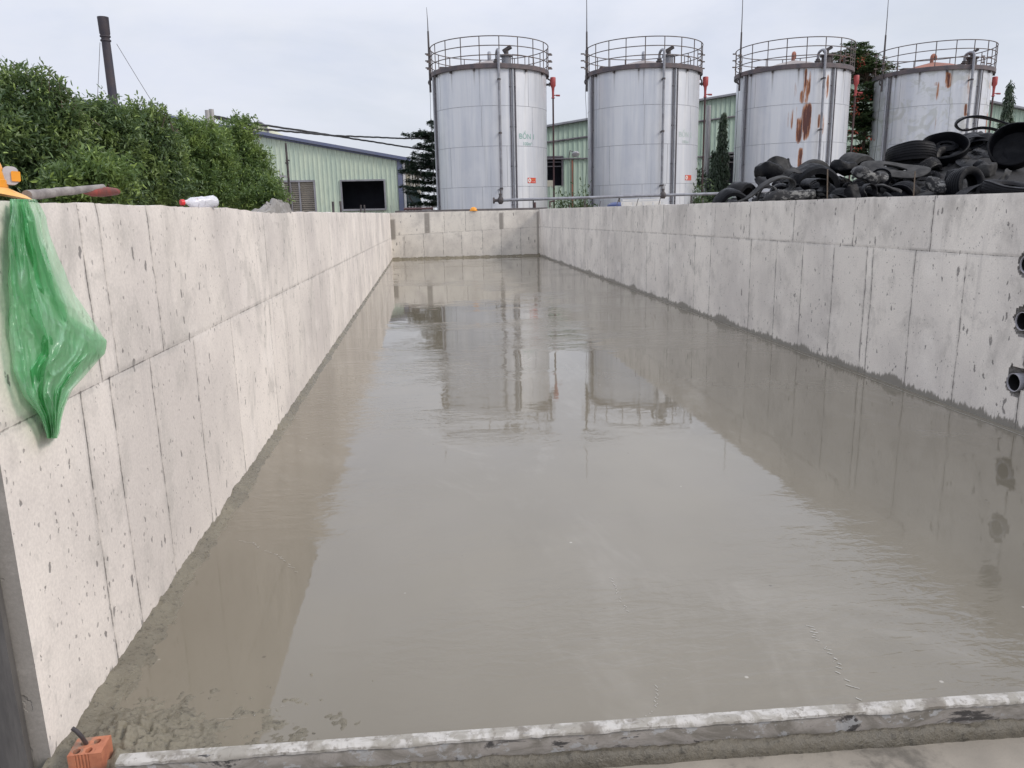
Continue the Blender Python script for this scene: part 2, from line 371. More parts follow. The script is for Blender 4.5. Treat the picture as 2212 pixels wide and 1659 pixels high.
def M_rubber():
    t = NT('old_rubber'); p = t.obj(); rnd = t.n('ShaderNodeObjectInfo').outputs['Random']
    a = t.noise(p, 6., 6, .65); b = t.noise(p, 38, 4, .6)
    col = t.mix(t.ss(rnd, .35, 1.), (.004, .0045, .0065), (.010, .0098, .0115))
    col = t.mix(t.ss(a, .52, .78, 0, .45), col, (.017, .0165, .0165))
    col = t.mix(t.math('MULTIPLY', t.ss(b, .58, .7), t.ss(rnd, .8, .95, 0, .5)), col, (.24, .23, .215))
    return t.out(t.pbr(col, t.ss(a, .3, .7, .38, .7), t.bump(t.math('ADD', a, b), .5, .012), Specular_IOR_Level=.15))
def M_scuff():
    t = NT('scuffed_rubber'); p = t.obj(); a = t.noise(t.mapv(p, (9, 22, 14)), 1., 5, .7); b = t.noise(p, 4, 3)
    col = t.mix(t.math('MULTIPLY', t.ss(a, .50, .60), t.ss(b, .35, .55)), (.018, .018, .02), (.20, .196, .185))
    return t.out(t.pbr(col, .8, t.bump(a, .6, .012)))
MT['rubber'] = M_rubber(); MT['scuff'] = M_scuff()
MT['rubberdust'] = M_simple('dusty_rubber', (.042, .041, .040), (.010, .010, .011), 7, .85, .4)

def M_bag(name, col, alpha):
    t = NT(name); p = t.obj(); a = t.noise(t.mapv(p, (1, 34, 26)), 1., 3, .55, 1.0); b = t.noise(t.mapv(p, (1, 90, 110)), 1., 3)
    cr = t.n('ShaderNodeTexVoronoi', {'Vector': t.mapv(p, (9, 16, 10), rot=(.5, 0, 0)), 'Scale': 1.6}); cr2 = t.n('ShaderNodeTexVoronoi', {'Vector': t.mapv(p, (9, 38, 24), rot=(-.4, 0, 0)), 'Scale': 1.})
    nrm = t.bump(t.math('ADD', t.math('MULTIPLY', a, .6), t.math('ADD', t.math('MULTIPLY', cr.outputs['Distance'], 1.3), t.math('MULTIPLY', cr2.outputs['Distance'], .5))), .55, .016)
    g = t.pbr(col, .28, nrm); tl = t.n('ShaderNodeBsdfTranslucent', {'Color': tuple(col)+(1,), 'Normal': nrm}).outputs[0]
    body = t.n('ShaderNodeMixShader', {0: .35, 1: g, 2: tl}).outputs[0]
    tp = t.n('ShaderNodeBsdfTransparent', {'Color': tuple(min(1, .55+c*.55) for c in col)+(1,)}).outputs[0]
    gl = t.n('ShaderNodeBsdfGlossy', {'Color': (1, 1, 1, 1), 'Roughness': .16, 'Normal': nrm}).outputs[0]
    mx = t.n('ShaderNodeMixShader', {0: alpha, 1: tp, 2: body}).outputs[0]
    return t.out(t.n('ShaderNodeMixShader', {0: .06, 1: mx, 2: gl}).outputs[0])
MT['bag'] = M_bag('green_film', (.12, .52, .21), .52); MT['bagpale'] = M_bag('green_film_single', (.50, .82, .57), .42)

def M_bottle():
    t = NT('bottle_plastic'); p = t.obj(); a = t.noise(p, 38, 4, .6)
    col = t.mix(t.ss(a, .55, .68), (.78, .78, .83), (.52, .50, .55))
    lab = t.noise(t.mapv(p, (20, 24, 24), (3, 0, 1)), 1., 3)
    col = t.mix(t.ss(lab, .63, .67, 0, .6), col, (.42, .10, .13))
    s = t.pbr(col, .18, t.bump(a, .6, .01), Transmission_Weight=.35)
    return t.out(s)
MT['bottle'] = M_bottle()

# ------------------------------------------------------------------ the pool: floor, walls
LX, RX, BY = -1.29, 4.52, 30.8
def top_z(kind, s):
    if kind == 'left':
        base = interp(s, [(2.3, 1.812), (4.4, 1.812), (5.6, 1.808), (6.3, 1.785), (7.5, 1.775), (8.3, 1.79), (10, 1.785), (31, 1.772)])
        return base+.010*fbm(s*2.3, 3.1)+.006*nz(s*9, 1.2)+.004*nz(s*23, 4.)
    if kind == 'right':
        return 1.806+.006*fbm(s*.7, 9.1)+.0025*nz(s*11, 2.)
    return 1.782+.006*fbm(s*1.5, 5.7)+.003*nz(s*11, 7.)

def hole_r(a, s, z): return .108+.034*nz(math.cos(a)*1.6+s*7, math.sin(a)*1.6, z*9)+.016*nz(math.cos(a)*4.5, math.sin(a)*4.5, z*3)+.007*nz(math.cos(a)*14, math.sin(a)*14, z)+(.045*max(0, math.sin(a-.6))**3 if z < .5 else 0)
def wall_mesh(kind, s0, s1, P, thick, joint, seams, patches=(), holes=(), ds=.07, nlow=14):
    """P(s, z, inward) -> world point on the pool face pushed back by inward metres"""
    cols = list(np.arange(s0, s1, ds))+[s1]
    W = .011
    for q, (sc, up) in enumerate(seams):
        cols = [c for c in cols if abs(c-sc) > .045 or c in (s0, s1)]
        cols += [sc-.04, sc-W, sc, sc+W, sc+.04]
    if holes: cols += [c for c in np.arange(5.2, 5.75, .013) if all(abs(c-q[0]) > .06 for q in seams)]
    cols = sorted(c for c in cols if s0 <= c <= s1)
    smap = {round(c, 6): (q, up) for q, (c, up) in enumerate(seams)}
    V, seam, halo, patch, panel = [], [], [], [], []
    ups = sorted(c for c, u in seams if u); los = sorted(c for c, u in seams if not u)
    def pval(c, up):
        k = sum(1 for q in (ups if up else los) if q <= c); return (math.sin(k*12.9898+(3. if up else 7.)+len(kind))*43758.5453) % 1
    nc = len(cols)
    for c in cols:
        zt = top_z(kind, c); zj = joint(c)
        # rows snap to the horizontal joint
        zs = list(np.linspace(-.05, zj-.05, nlow))+[zj-.035, zj-W, zj, zj+W, zj+.035]+list(np.linspace(zj+.07, zt, 12))
        near = min(smap, key=lambda k: abs(k-c)) if smap else None
        for j, z in enumerate(zs):
            k = 0.; hl = 0.
            wob = .014*nz(z*2.5, c*.0+(near or 0)*3.)+.006*nz(z*11., (near or 0)*5.)
            if near is not None and abs(near-c) < .0401:
                q, up = smap[near]; ok = (z > zj-.001) if up else (z < zj+.001)
                if ok:
                    d = abs(near-c); k = 1. if d < .002 else 0.; hl = 1. if d < .02 else 0.
                c2 = c+wob*(1 if abs(near-c) < .03 else .3)
            else: c2 = c
            if abs(z-zj) < .002: k = max(k, .62); hl = 1.
            elif abs(z-zj) < .02: hl = max(hl, 1.)
            inn = .004*k+.003*fbm(c*.8, z*.9, 2.)
            if j == len(zs)-1: inn += .004+.004*abs(nz(c*7, 3.))
            if j == len(zs)-2: inn += .002*nz(c*15, 6.)
            pv = 0.
            for (a, b, z0, z1) in patches:
                if a <= c <= b and z0 <= z <= z1: pv = 1.
            V.append(P(c2, z, inn)); seam.append(k); halo.append(hl); patch.append(pv); panel.append(pval(c, z > zj))
    m = len(zs); F = []
    for i in range(nc-1):
        for j in range(m-1):
            cc = (cols[i]+cols[i+1])/2; cz = sum((V[i*m+j][2], V[(i+1)*m+j][2], V[i*m+j+1][2], V[(i+1)*m+j+1][2]))/4
            if any((cc-hs)**2+(cz-hz)**2 < .06 and (cc-hs)**2+(cz-hz)**2 < hole_r(math.atan2(cz-hz, cc-hs), hs, hz)**2 for hs, hz, hr in holes): continue
            F.append((i*m+j, (i+1)*m+j, (i+1)*m+j+1, i*m+j+1))
    mb = MB(); mb.add(V, F)
    b = len(mb.v)
    for c in cols:                                           # top, back
        zt = top_z(kind, c)
        mb.v += [tuple(P(c, zt+.006*nz(c*6, 8.), thick*.5)), tuple(P(c, zt-.004, thick)), tuple(P(c, -.05, thick))]
    for i in range(nc-1):
        a0, a1 = i*m+m-1, (i+1)*m+m-1; q0, q1 = b+i*3, b+i*3+3
        mb.f += [(a0, a1, q1, q0), (q0, q1, q1+1, q0+1), (q0+1, q1+1, q1+2, q0+2)]
    nx = len(mb.v)-len(seam); patch = patch+[0.]*nx
    for i, fl in ((0, 1), (nc-1, 0)):
        lst = [i*m+j for j in range(m)]+[b+i*3, b+i*3+1, b+i*3+2]
        q0 = len(mb.v); mb.v += [mb.v[k] for k in lst]; patch += [1.]*len(lst); lst = list(range(q0, len(mb.v)))
        mb.f.append(tuple(lst if fl else lst[::-1]))
    mb.mi = [0]*len(mb.f)
    nx = len(mb.v)-len(seam); PAN[0] = panel+[.5]*nx
    return mb, seam+[0.]*nx, halo+[0.]*nx, patch

PAN = [None]
def attrs(me, **kw):
    for k, v in kw.items():
        a = me.attributes.new(k, 'FLOAT', 'POINT'); a.data.foreach_set('value', np.array(v, dtype=np.float32))

def rnd_seams(a, b, lo, hi, up, rs):
    out = []; s = a
    while s < b: out.append((s, up)); s += rs.uniform(lo, hi)
    return out
rs = random.Random(3)
# left wall: joints measured near the camera, then spaced along the wall
lu = [onp(x, y, 0, LX)[1] for x, y in [(180, 520), (225, 560), (335, 600), (488, 580), (574, 540), (640, 560), (662, 540), (713, 520), (735, 520)]]
ll = [onp(x, y, 0, LX)[1] for x, y in [(195, 1000), (255, 950), (340, 900), (430, 850), (510, 800), (590, 760), (620, 740), (680, 680)]]
lseam = [(s, True) for s in lu]+[(s, False) for s in ll]+rnd_seams(max(lu)+.8, 30.6, .5, 1.0, True, rs)+rnd_seams(max(ll)+.6, 30.5, .4, .85, False, rs)
lj = lambda s: interp(s, [(2.3, 1.135), (7.9, 1.072), (30.8, .83)])
mb, a1, a2, a3 = wall_mesh('left', 2.36, 30.8, lambda s, z, i: Vector((LX-i, s, z)), .13, lj, lseam)
me = mb.mesh('concrete_wall', MT['wall_left'], 40); attrs(me, seam=a1, halo=a2, patch=a3, panel=PAN[0])
tag(link('concrete_wall', me), 'sunlit pale concrete side wall of the pool with a ragged top and a green bag hanging on it', 'wall', 'pool walls')

F3 = lambda x, y: ((1300+x/2.212)/1.1573, (480+y/2.212)/1.1573)
ru = [onp(*F3(x, y), 0, RX)[1] for x, y in [(152, 150), (220, 150), (305, 155), (380, 160), (443, 165), (510, 165), (587, 170), (680, 170), (792, 170), (918, 175), (1077, 175), (1270, 175), (1515, 175), (1845, 175)]]
ru += [onp((1740+1595/2.698)/1.1573, (280+750/2.698)/1.1573, 0, RX)[1], 4.2, 3.1, 2.2, 1.2]
rl = [onp(*F3(x, y), 0, RX)[1] for x, y in [(170, 260), (232, 280), (300, 300), (360, 330), (447, 340), (485, 350), (560, 350), (700, 400), (822, 420), (963, 450), (1050, 450), (1270, 480), (1410, 500), (1552, 550), (1718, 600), (1900, 600), (1935, 600), (2160, 650)]]
rl += [onp((1740+1805/2.698)/1.1573, (280+1150/2.698)/1.1573, 0, RX)[1], 5.36, 4.5, 3.7, 2.9, 2.]
rseam = [(s, True) for s in ru]+[(s, False) for s in rl]
rj = lambda s: interp(s, [(0, 1.345), (5.6, 1.321), (9.4, 1.301), (15.6, 1.258), (30.3, 1.128)])
HOLES = [(h_[1], h_[2], r_) for h_, r_ in ((onp(2221, 571, 0, RX), .07), (onp(2211, 694, 0, RX), .072), (onp(2192, 826, 0, RX), .072))]
mb, a1, a2, a3 = wall_mesh('right', .2, 30.8, lambda s, z, i: Vector((RX+i, s, z)), .2, rj, rseam, holes=HOLES, ds=.055, nlow=80)
for i, f in enumerate(mb.f): mb.f[i] = f[::-1]
me = mb.mesh('concrete_wall', MT['wall_right'], 40); attrs(me, seam=a1, halo=a2, patch=a3, panel=PAN[0])
RW = tag(link('concrete_wall', me), 'shaded grey concrete side wall with three pipe holes, scrap tyres heaped behind it', 'wall', 'pool walls')
for s, z, r in HOLES:
    e = MB(); n = 34                                         # chipped crater round the pipe mouth
    prof = [(1.12, .006), (.95, .012), (.7, .035), (.4, .055), (.0, .08)]
    for k in range(n):
        a = 2*PI*k/n; R = hole_r(a, s, z)
        for q, (t_, d) in enumerate(prof):
            rr = (r+.004)+(R-r)*t_; dd = d
            if q: dd += .016*nz(math.cos(a)*5, math.sin(a)*5, q*2.+z)
            e.v.append((RX+dd, s+rr*math.cos(a), z+rr*math.sin(a)))
    m = len(prof)
    for k in range(n):
        j = (k+1) % n
        for q in range(m-1): e.f.append((k*m+q, k*m+q+1, j*m+q+1, j*m+q))
    e.mi = [0]*len(e.f)
    part('broken_edge', e, MT['broken'], RW, smooth=20)
    p = MB(); Rx = Matrix(((0, 0, 1), (1, 0, 0), (0, 1, 0)))
    p.lathe([(r, .19), (r, -.012), (r-.005, -.012), (r-.005, .003)], 28, (RX, s, z), Rx)
    po = part('drain_pipe', p, MT['lampgrey'], RW)
    d = MB(); d.lathe([(0, .16), (r-.0052, .16), (r-.0052, .0)], 24, (RX, s, z), Rx); part('bore_shade', d, MT['black'], po)  # black lining, its colour stands in for the shade inside the pipe

bx = lambda x, y: at((900+x/4.096)/1.1573, (440+y/4.096)/1.1573, BY)
bseam = []
for x, y in [(430, 500), (860, 450), (1078, 450), (1240, 460), (1640, 450)]: bseam.append((bx(x, y)[0], True))
for x, y in [(440, 700), (455, 750), (650, 700), (850, 700), (1040, 700), (1255, 700), (1445, 700), (1645, 700)]: bseam.append((bx(x, y)[0]+.003, False))
pat = []
for (x0, y0, x1, y1) in [(668, 385, 718, 585), (1424, 370, 1472, 545), (300, 450, 350, 650), (1820, 360, 1860, 820)]:
    a = bx(x0, y1); b = bx(x1, y0); pat.append((a[0], min(b[0], RX-.01), max(a[2], -.1), b[2]))
bj = lambda s: interp(s, [(-1.3, .915), (4.6, 1.117)])
mb, a1, a2, a3 = wall_mesh('back', LX+.002, RX-.002, lambda s, z, i: Vector((s, BY+i, z)), .2, bj, bseam, pat)
me = mb.mesh('concrete_wall', MT['wall_back'], 40); attrs(me, seam=a1, halo=a2, patch=a3, panel=PAN[0])
tag(link('concrete_wall', me), 'short far end wall of the pool with two dark infill strips, below the first tank', 'wall', 'pool walls')

w = MB(); w.grid(30, 80, lambda u, v: (LX+(RX-LX)*u, 2.07+.17*(1-u)+(30.82-2.07-.17*(1-u))*v, 0.))
struct('water', w, MT['water'])
# scum lines lying on the film of water
def scum(pts, wd):
    mb = MB(); P = []
    for i in range(len(pts)-1):
        for k in range(14):
            t_ = k/14; a = Vector(pts[i]).lerp(Vector(pts[i+1]), t_); P.append(a+Vector((.018*nz(a.x*9, a.y*9)+.01*nz(a.x*40, a.y*40), .03*nz(a.x*7, a.y*7, 4.), 0))+Vector((wd*3.2*((len(P)*7 % 5)-2)/2., 0, 0)))
    for i, p in enumerate(P):
        ww = wd*(.35+.9*abs(nz(i*.45, 3.)))
        mb.v += [(p.x-ww, p.y, .0025), (p.x+ww, p.y+ww*.5, .0025)]
    mb.f = [(2*i, 2*i+1, 2*i+3, 2*i+2) for i in range(len(P)-1) if nz(i*.3, 9.) > -.2 and nz(i*1.3, 2.) > -.15]; mb.mi = [0]*len(mb.f)
    return mb
g2 = lambda x, y: onp(x, y, 2, 0.)
MT['scum'] = M_simple('scum_line', (.46, .44, .40), (.38, .36, .32), 20, .5, .1)
sc = MB()
for pts, wd in (([(1745, 1350), (1772, 1385), (1810, 1440), (1868, 1522)], .0045), ([(1320, 1252), (1330, 1285), (1362, 1322)], .0022),
                ([(525, 1165), (560, 1185), (610, 1205), (648, 1240)], .003), ([(1422, 1480), (1416, 1530), (1385, 1560)], .0022), ([(440, 1562), (560, 1545), (640, 1520)], .0022)):
    q = scum([g2(*p) for p in pts], wd); sc.add(q.v, q.f)
for i in range(240):
    y = 4.+24*i/240; x = RX-.075+.010*nz(y*1.3, 5.); w2 = .0032+.002*nz(y*5, 2.); b_ = len(sc.v); sc.add([(x-w2, y, .003), (x+w2, y, .003), (x+w2, y+.1, .003), (x-w2, y+.1, .003)], [(0, 1, 2, 3)])
struct('scum', sc, MT['scum'], kind='stuff')

# mortar run along the foot of the left wall, the far wall and the right wall
def bank(L, width, height, P, seed):
    mb = MB(); n = int(L/.022); m = 14
    for i in range(n+1):
        s = i*L/n; wd = width(s)*(1+.35*fbm(s*1.7, seed)+.15*nz(s*9, seed)); ht = height(s)*(1+.5*fbm(s*2.1, seed+4)+.35*nz(s*11, seed))
        for j in range(m+1):
            t_ = j/m; z = ht*(1-t_)**1.6+(.012*fbm(s*11, t_*5, seed)+.007*nz(s*38, t_*9, seed)+.006*max(0, nz(s*21, t_*8, seed+5)))*(1-t_*.3)-.012*t_
            mb.v.append(tuple(P(s, wd*t_-.01, z if j < m else -.03)))
    mb.f = [(i*(m+1)+j, (i+1)*(m+1)+j, (i+1)*(m+1)+j+1, i*(m+1)+j+1) for i in range(n) for j in range(m)]; mb.mi = [0]*len(mb.f)
    return mb
mb = bank(28.5, lambda s: interp(s, [(0, .24), (1.2, .13), (3, .12), (6, .09), (12, .08), (28, .08)]), lambda s: interp(s, [(0, .035), (2, .045), (5, .05), (28, .04)]),
          lambda s, t_, z: Vector((LX+t_, 2.3+s, z)), 2.)
q = bank(RX-LX, lambda s: .22, lambda s: .07, lambda s, t_, z: Vector((LX+s, BY-t_, z)), 8.); mb.add(q.v, q.f)
struct('mortar', mb, MT['mud'], 60)
# lumpy cement at the near left corner and behind the straightedge
def corner(u, v):
    x = LX+1.5*u; y = 2.12+.75*v
    f = max(0., 1-u*1.05)*max(0, 1-v*.9)
    f += 1.5*math.exp(-((x+1.10)/.16)**2-((y-2.44)/.14)**2)
    return (x, y, -.011+.028*f+(.013*fbm(x*9, y*12, 3.)+.010*nz(x*34, y*38, 7.)+.008*nz(x*60, y*64, 2.))*(.45+f))
mb = MB(); mb.grid(220, 120, corner); struct('mortar', mb, MT['mud'], 60)
def front(u, v):
    x = -1.29+5.8*u; y = -1.4+3.62*v
    y = -1.4+(3.70-.167*u)*v
    return (x, y, -.034+.006*fbm(x*3, y*4, 1.)+.007*max(0, nz(x*17, y*21, 6.))*interp(y, [(1.2, .4), (2., 1.6)]))
mb = MB(); mb.grid(190, 120, front); struct('mud', mb, MT['mudfloor'], 60)

# outside ground: one sheet round the pit, with a soil face where it drops towards the camera
g = MB(); GZ = 1.2
xs = [-160, LX-.149, RX+.199, 160]
g.add([(-160, 3.4, GZ), (LX-.149, 3.4, GZ), (LX-.149, 400, GZ), (-160, 400, GZ)], [(0, 1, 2, 3)])
g.add([(LX-.149, BY+.199, GZ), (RX+.199, BY+.199, GZ), (RX+.199, 400, GZ), (LX-.149, 400, GZ)], [(0, 1, 2, 3)])
g.add([(RX+.199, -40, GZ), (160, -40, GZ), (160, 400, GZ), (RX+.199, 400, GZ)], [(0, 1, 2, 3)])
g.add([(-160, -40, -.02), (RX+.199, -40, -.02), (RX+.199, 3.4, -.02), (-160, 3.4, -.02)], [(0, 1, 2, 3)])
struct('ground', g, MT['ground'], 0)
q = MB(); q.add([(-16, -3, -.012), (LX-.128, -3, -.012), (LX-.128, 3.45, -.012), (-16, 3.45, -.012)], [(0, 1, 2, 3)]); struct('soil', q, MT['soil'], 0)
sb = MB(); sb.grid(40, 14, lambda u, v: (-1.46-14*u, 3.38-.35*(1-v)+.05*fbm(u*40, v*5), -.03+1.23*v)); struct('soil_bank', sb, MT['soil'])

# ------------------------------------------------------------------ things in the pool's foreground
# straightedge lying across the slab
b0 = Vector((-1.03, 2.225, 0)); b1 = Vector((3.4, 2.075, 0)); bd = (b1-b0).normalized(); bn = Vector((-bd.y, bd.x, 0))
BR = root('straightedge', (1., 2.16, 0.), 'long cement-crusted straightedge bar lying across the wet slab nearest the camera', 'straightedge')
mb = MB(); L = (b1-b0).length; NS = 260
def barpt(s, off, z): 
    p = b0+bd*s+bn*off; return Vector((p.x, p.y, z))
sec = [(-.002, .014), (-.004, .05), (-.002, .094), (.002, .0985), (.030, .0985), (.036, .092), (.036, .014)]
for i in range(NS+1):
    s = L*i/NS
    for k, (o, z) in enumerate(sec):
        mb.v.append(tuple(barpt(s, o+.0035*fbm(s*6, k*1.7)+.002*nz(s*30, k), z+.0035*fbm(s*5, k*2.1, 3.))))
m = len(sec)
for i in range(NS):
    for k in range(m): mb.f.append((i*m+k, (i+1)*m+k, (i+1)*m+(k+1) % m, i*m+(k+1) % m))
mb.f += [tuple(range(m-1, -1, -1)), tuple(range(NS*m, NS*m+m))]; mb.mi = [0]*len(mb.f)
part('bar', mb, MT['beam'], BR, smooth=50)
mb = MB()
def crust(u, v):
    s = L*u; lip = .011*max(0, fbm(s*5, 2.)+.1)+.004+.004*nz(s*38, 6.)
    o = -.0075+.044*min(1, v*1.15) if v > .12 else -.0075
    z = .1025+.0035*fbm(s*12, v*5, 4.) if v > .12 else .1025-lip-.010*(1-v/.12)
    if v > .88: z = .1025-.02*(v-.88)/.12
    return tuple(barpt(s, o, z))
mb.grid(420, 10, crust); part('cement_crust', mb, MT['crust'], BR, smooth=60)
mb = MB()                                                   # the squeezed-out ridge of mud under its near edge
def ridge(u, v):
    s = L*u-.02; a = PI*v
    return tuple(barpt(s, -.010-.028*math.cos(a)*(1+.22*fbm(s*5, 1.)+.10*nz(s*40, v*8, 3.)), -.036+.062*math.sin(a)**.7*(1+.16*fbm(s*8, v*2, 7.)+.10*nz(s*45, v*9))))
mb.grid(640, 14, ridge); struct('mud', mb, MT['ridge'], 60)

mb = MB(); mb.box((LX-.098, 2.342, .89), (.085, .028, 1.80)); mb.v = [(x+.004*nz(z*3, 1.), y, z) for x, y, z in mb.v]
thing('formwork_board', mb, MT['board'], 'dark grey formwork board standing against the near end of the left wall', 'board', loc=(LX-.098, 2.342, 0.))
# clay brick with a bent rod
c = [onp(x, y, 2, .095) for x, y in [(146, 1630), (221, 1626), (237, 1584), (166, 1596)]]
cen = sum(c, Vector())/4; ex = ((c[1]-c[0])+(c[2]-c[3]))/2; ey = ((c[3]-c[0])+(c[2]-c[1]))/2
bw = ex.length; ex.normalize(); ey = (ey-ex*ey.dot(ex)); bdp = ey.length; ey.normalize()
BKR = Matrix((ex, ey, Vector((0, 0, 1)))).transposed()
def brick():
    mb = MB(); hx, hy, h = bw/2, bdp/2, .092; N = 48
    holes = [(-.30*bw, -.24*bdp), (.06*bw, -.24*bdp), (-.22*bw, .24*bdp), (.16*bw, .24*bdp)]
    rx, ry = .105*bw, .15*bdp
    # top face as cells round each hole
    xs_ = [-hx, -.12*bw, hx-.12*bw, hx]
    cells = [(-hx, -.12*bw, -hy, 0, 0), (-.12*bw, .26*bw, -hy, 0, 1), (-hx, -.03*bw, 0, hy, 2), (-.03*bw, .36*bw, 0, hy, 3)]
    for (x0, x1, y0, y1, q) in cells:
        hxq, hyq = holes[q]; b = len(mb.v); K = 24
        for k in range(K):
            a = 2*PI*k/K; ca, sa = math.cos(a), math.sin(a)
            t_ = min(((x1-hxq)/ca if ca > 1e-6 else (x0-hxq)/ca if ca < -1e-6 else 9), ((y1-hyq)/sa if sa > 1e-6 else (y0-hyq)/sa if sa < -1e-6 else 9))
            mb.v += [(hxq+ca*t_, hyq+sa*t_, h), (hxq+ca*rx, hyq+sa*ry, h-.002), (hxq+ca*rx*.9, hyq+sa*ry*.9, h-.075)]
        for k in range(K):
            j = (k+1) % K
            mb.f += [(b+k*3, b+j*3, b+j*3+1, b+k*3+1), (b+k*3+1, b+j*3+1, b+j*3+2, b+k*3+2)]
        for (cx_, cy_) in ((x0, y0), (x1, y0), (x1, y1), (x0, y1)):   # square the corners of each cell
            ks = sorted(range(K), key=lambda k: (mb.v[b+k*3][0]-cx_)**2+(mb.v[b+k*3][1]-cy_)**2)[:2]
            mb.v.append((cx_, cy_, h)); mb.f.append((len(mb.v)-1, b+ks[0]*3, b+ks[1]*3))
        mb.f.append(tuple(b+k*3+2 for k in range(K)))
    mb.v += [(.26*bw, -hy, h), (hx, -hy, h), (hx, 0, h), (.26*bw, 0, h), (.36*bw, 0, h), (hx, hy, h), (.36*bw, hy, h)]
    n = len(mb.v); mb.f += [(n-7, n-6, n-5, n-4), (n-3, n-5, n-2, n-1)]
    # ribbed sides
    per = []
    for k in range(41):
        t_ = k/40; x = -hx+2*hx*t_; rib = .0035*(1 if (.22 < t_ < .62 and int(t_*40) % 4 < 2) else 0); per.append((x, -hy+rib))
    for k in range(1, 11): per.append((hx, -hy+2*hy*k/10))
    for k in range(1, 21): per.append((hx-2*hx*k/20, hy))
    for k in range(1, 10): per.append((-hx, hy-2*hy*k/10))
    b = len(mb.v); K = len(per)
    for x, y in per: mb.v += [(x, y, h), (x, y, -.01)]
    for k in range(K): mb.f.append((b+2*k, b+2*k+1, b+2*((k+1) % K)+1, b+2*((k+1) % K)))
    mb.mi = [0]*len(mb.f)
    return mb.xf(lambda p: Vector((cen.x, cen.y, 0))+BKR @ Vector((p.x+.002*nz(p.x*40, p.y*40, p.z*40), p.y, p.z)))
thing('brick', brick(), MT['clay'], 'broken orange hollow clay brick standing in the wet mortar corner', 'brick', loc=(cen.x, cen.y, 0.), smooth=25)
ra = onp(193, 1616, 2, .06); rb = onp(176, 1591, 2, .14); rc = onp(156, 1573, 2, .175)
mb = MB(); mb.tube([ra, ra.lerp(rb, .5), rb, rb.lerp(rc, .5)+Vector((0, 0, .004)), rc], .0065, 10)
thing('steel_rod', mb, MT['darksteel'], 'short bent steel rod stuck in the hole of the orange brick', 'rod', loc=tuple(ra))

# ------------------------------------------------------------------ on the left wall: helmet, bag, stick, bottle, tarp, stubs
hd = Vector((.88, .47, 0)).normalized(); hs = Vector((-hd.y, hd.x, 0)); hc = Vector((-1.468, 2.735, 1.853))
HR = Matrix((hd, hs, Vector((0, 0, 1)))).transposed() @ rotm('Y', 3)
HM = root('hard_hat', hc, 'scuffed orange hard hat with a grey headlamp clip on the wall above the green bag', 'hard hat')
mb = MB(); n = 48
def shell(u, v):
    a = 2*PI*u; ph = v*PI/2; r = math.cos(ph)**.75; z = .15*math.sin(ph)**1.05
    rx = .125; ry = .105
    ridge_ = .006*max(0, math.cos(a*1)*0+1-abs(math.sin(a))*6)*math.sin(ph*2)
    return HR @ Vector((rx*r*math.cos(a), ry*r*math.sin(a), .012+z+ridge_))+hc
mb.grid(n+1, 18, shell); part('shell', mb, MT['rubber_helmet'], HM, smooth=60)
mb = MB()
def brim(u, v):
    a = 2*PI*u; f = max(0, math.cos(a)); ext = .018+.055*f**2.2
    t_ = v if v < .5 else 1-v; lay = 0 if v < .5 else -.004
    r = 2*t_
    rx, ry = .124+ext*r, .104+ext*r*.8
    return HR @ Vector((rx*math.cos(a), ry*math.sin(a), .014+lay-.030*r*f**1.5-.004*r))+hc
mb.grid(n+1, 9, brim); part('brim', mb, MT['helmetpale'], HM, smooth=60)
mb = MB(); mb.lathe([(.126, .012), (.1285, .014), (.1275, .036), (.1245, .038)], 48)
mb.xf(lambda p: HR @ Vector((p.x, p.y*.84, p.z))+hc); part('headband', mb, MT['rubber_helmet'], HM)
def rbox(c, d, rad=.006):
    m_ = MB(); x, y, z = [q/2 for q in d]; pr = []
    for cx_, cz_, a0 in ((x-rad, z-rad, 0), (-x+rad, z-rad, PI/2), (-x+rad, -z+rad, PI), (x-rad, -z+rad, 1.5*PI)):
        for k in range(5): pr.append((cx_+rad*math.cos(a0+PI/2*k/4), cz_+rad*math.sin(a0+PI/2*k/4)))
    K = len(pr); m_.v = [(p[0]+c[0], c[1]-y, p[1]+c[2]) for p in pr]+[(p[0]+c[0], c[1]+y, p[1]+c[2]) for p in pr]
    m_.f = [(k, (k+1) % K, K+(k+1) % K, K+k) for k in range(K)]+[tuple(range(K-1, -1, -1)), tuple(range(K, 2*K))]; m_.mi = [0]*len(m_.f); return m_
lampR = rotm('Z', 0)
mb = rbox((.136, 0, .052), (.044, .056, .058), .016); mb.xf(lambda p: HR @ p+hc); lp = part('headlamp', mb, MT['lampgrey'], HM)
mb = rbox((.150, -.002, .050), (.026, .062, .032), .004); mb.xf(lambda p: HR @ p+hc)
o = link('lamp_face', mb.mesh('lamp_face', MT['rubber_helmet'], 30, hc), lp)

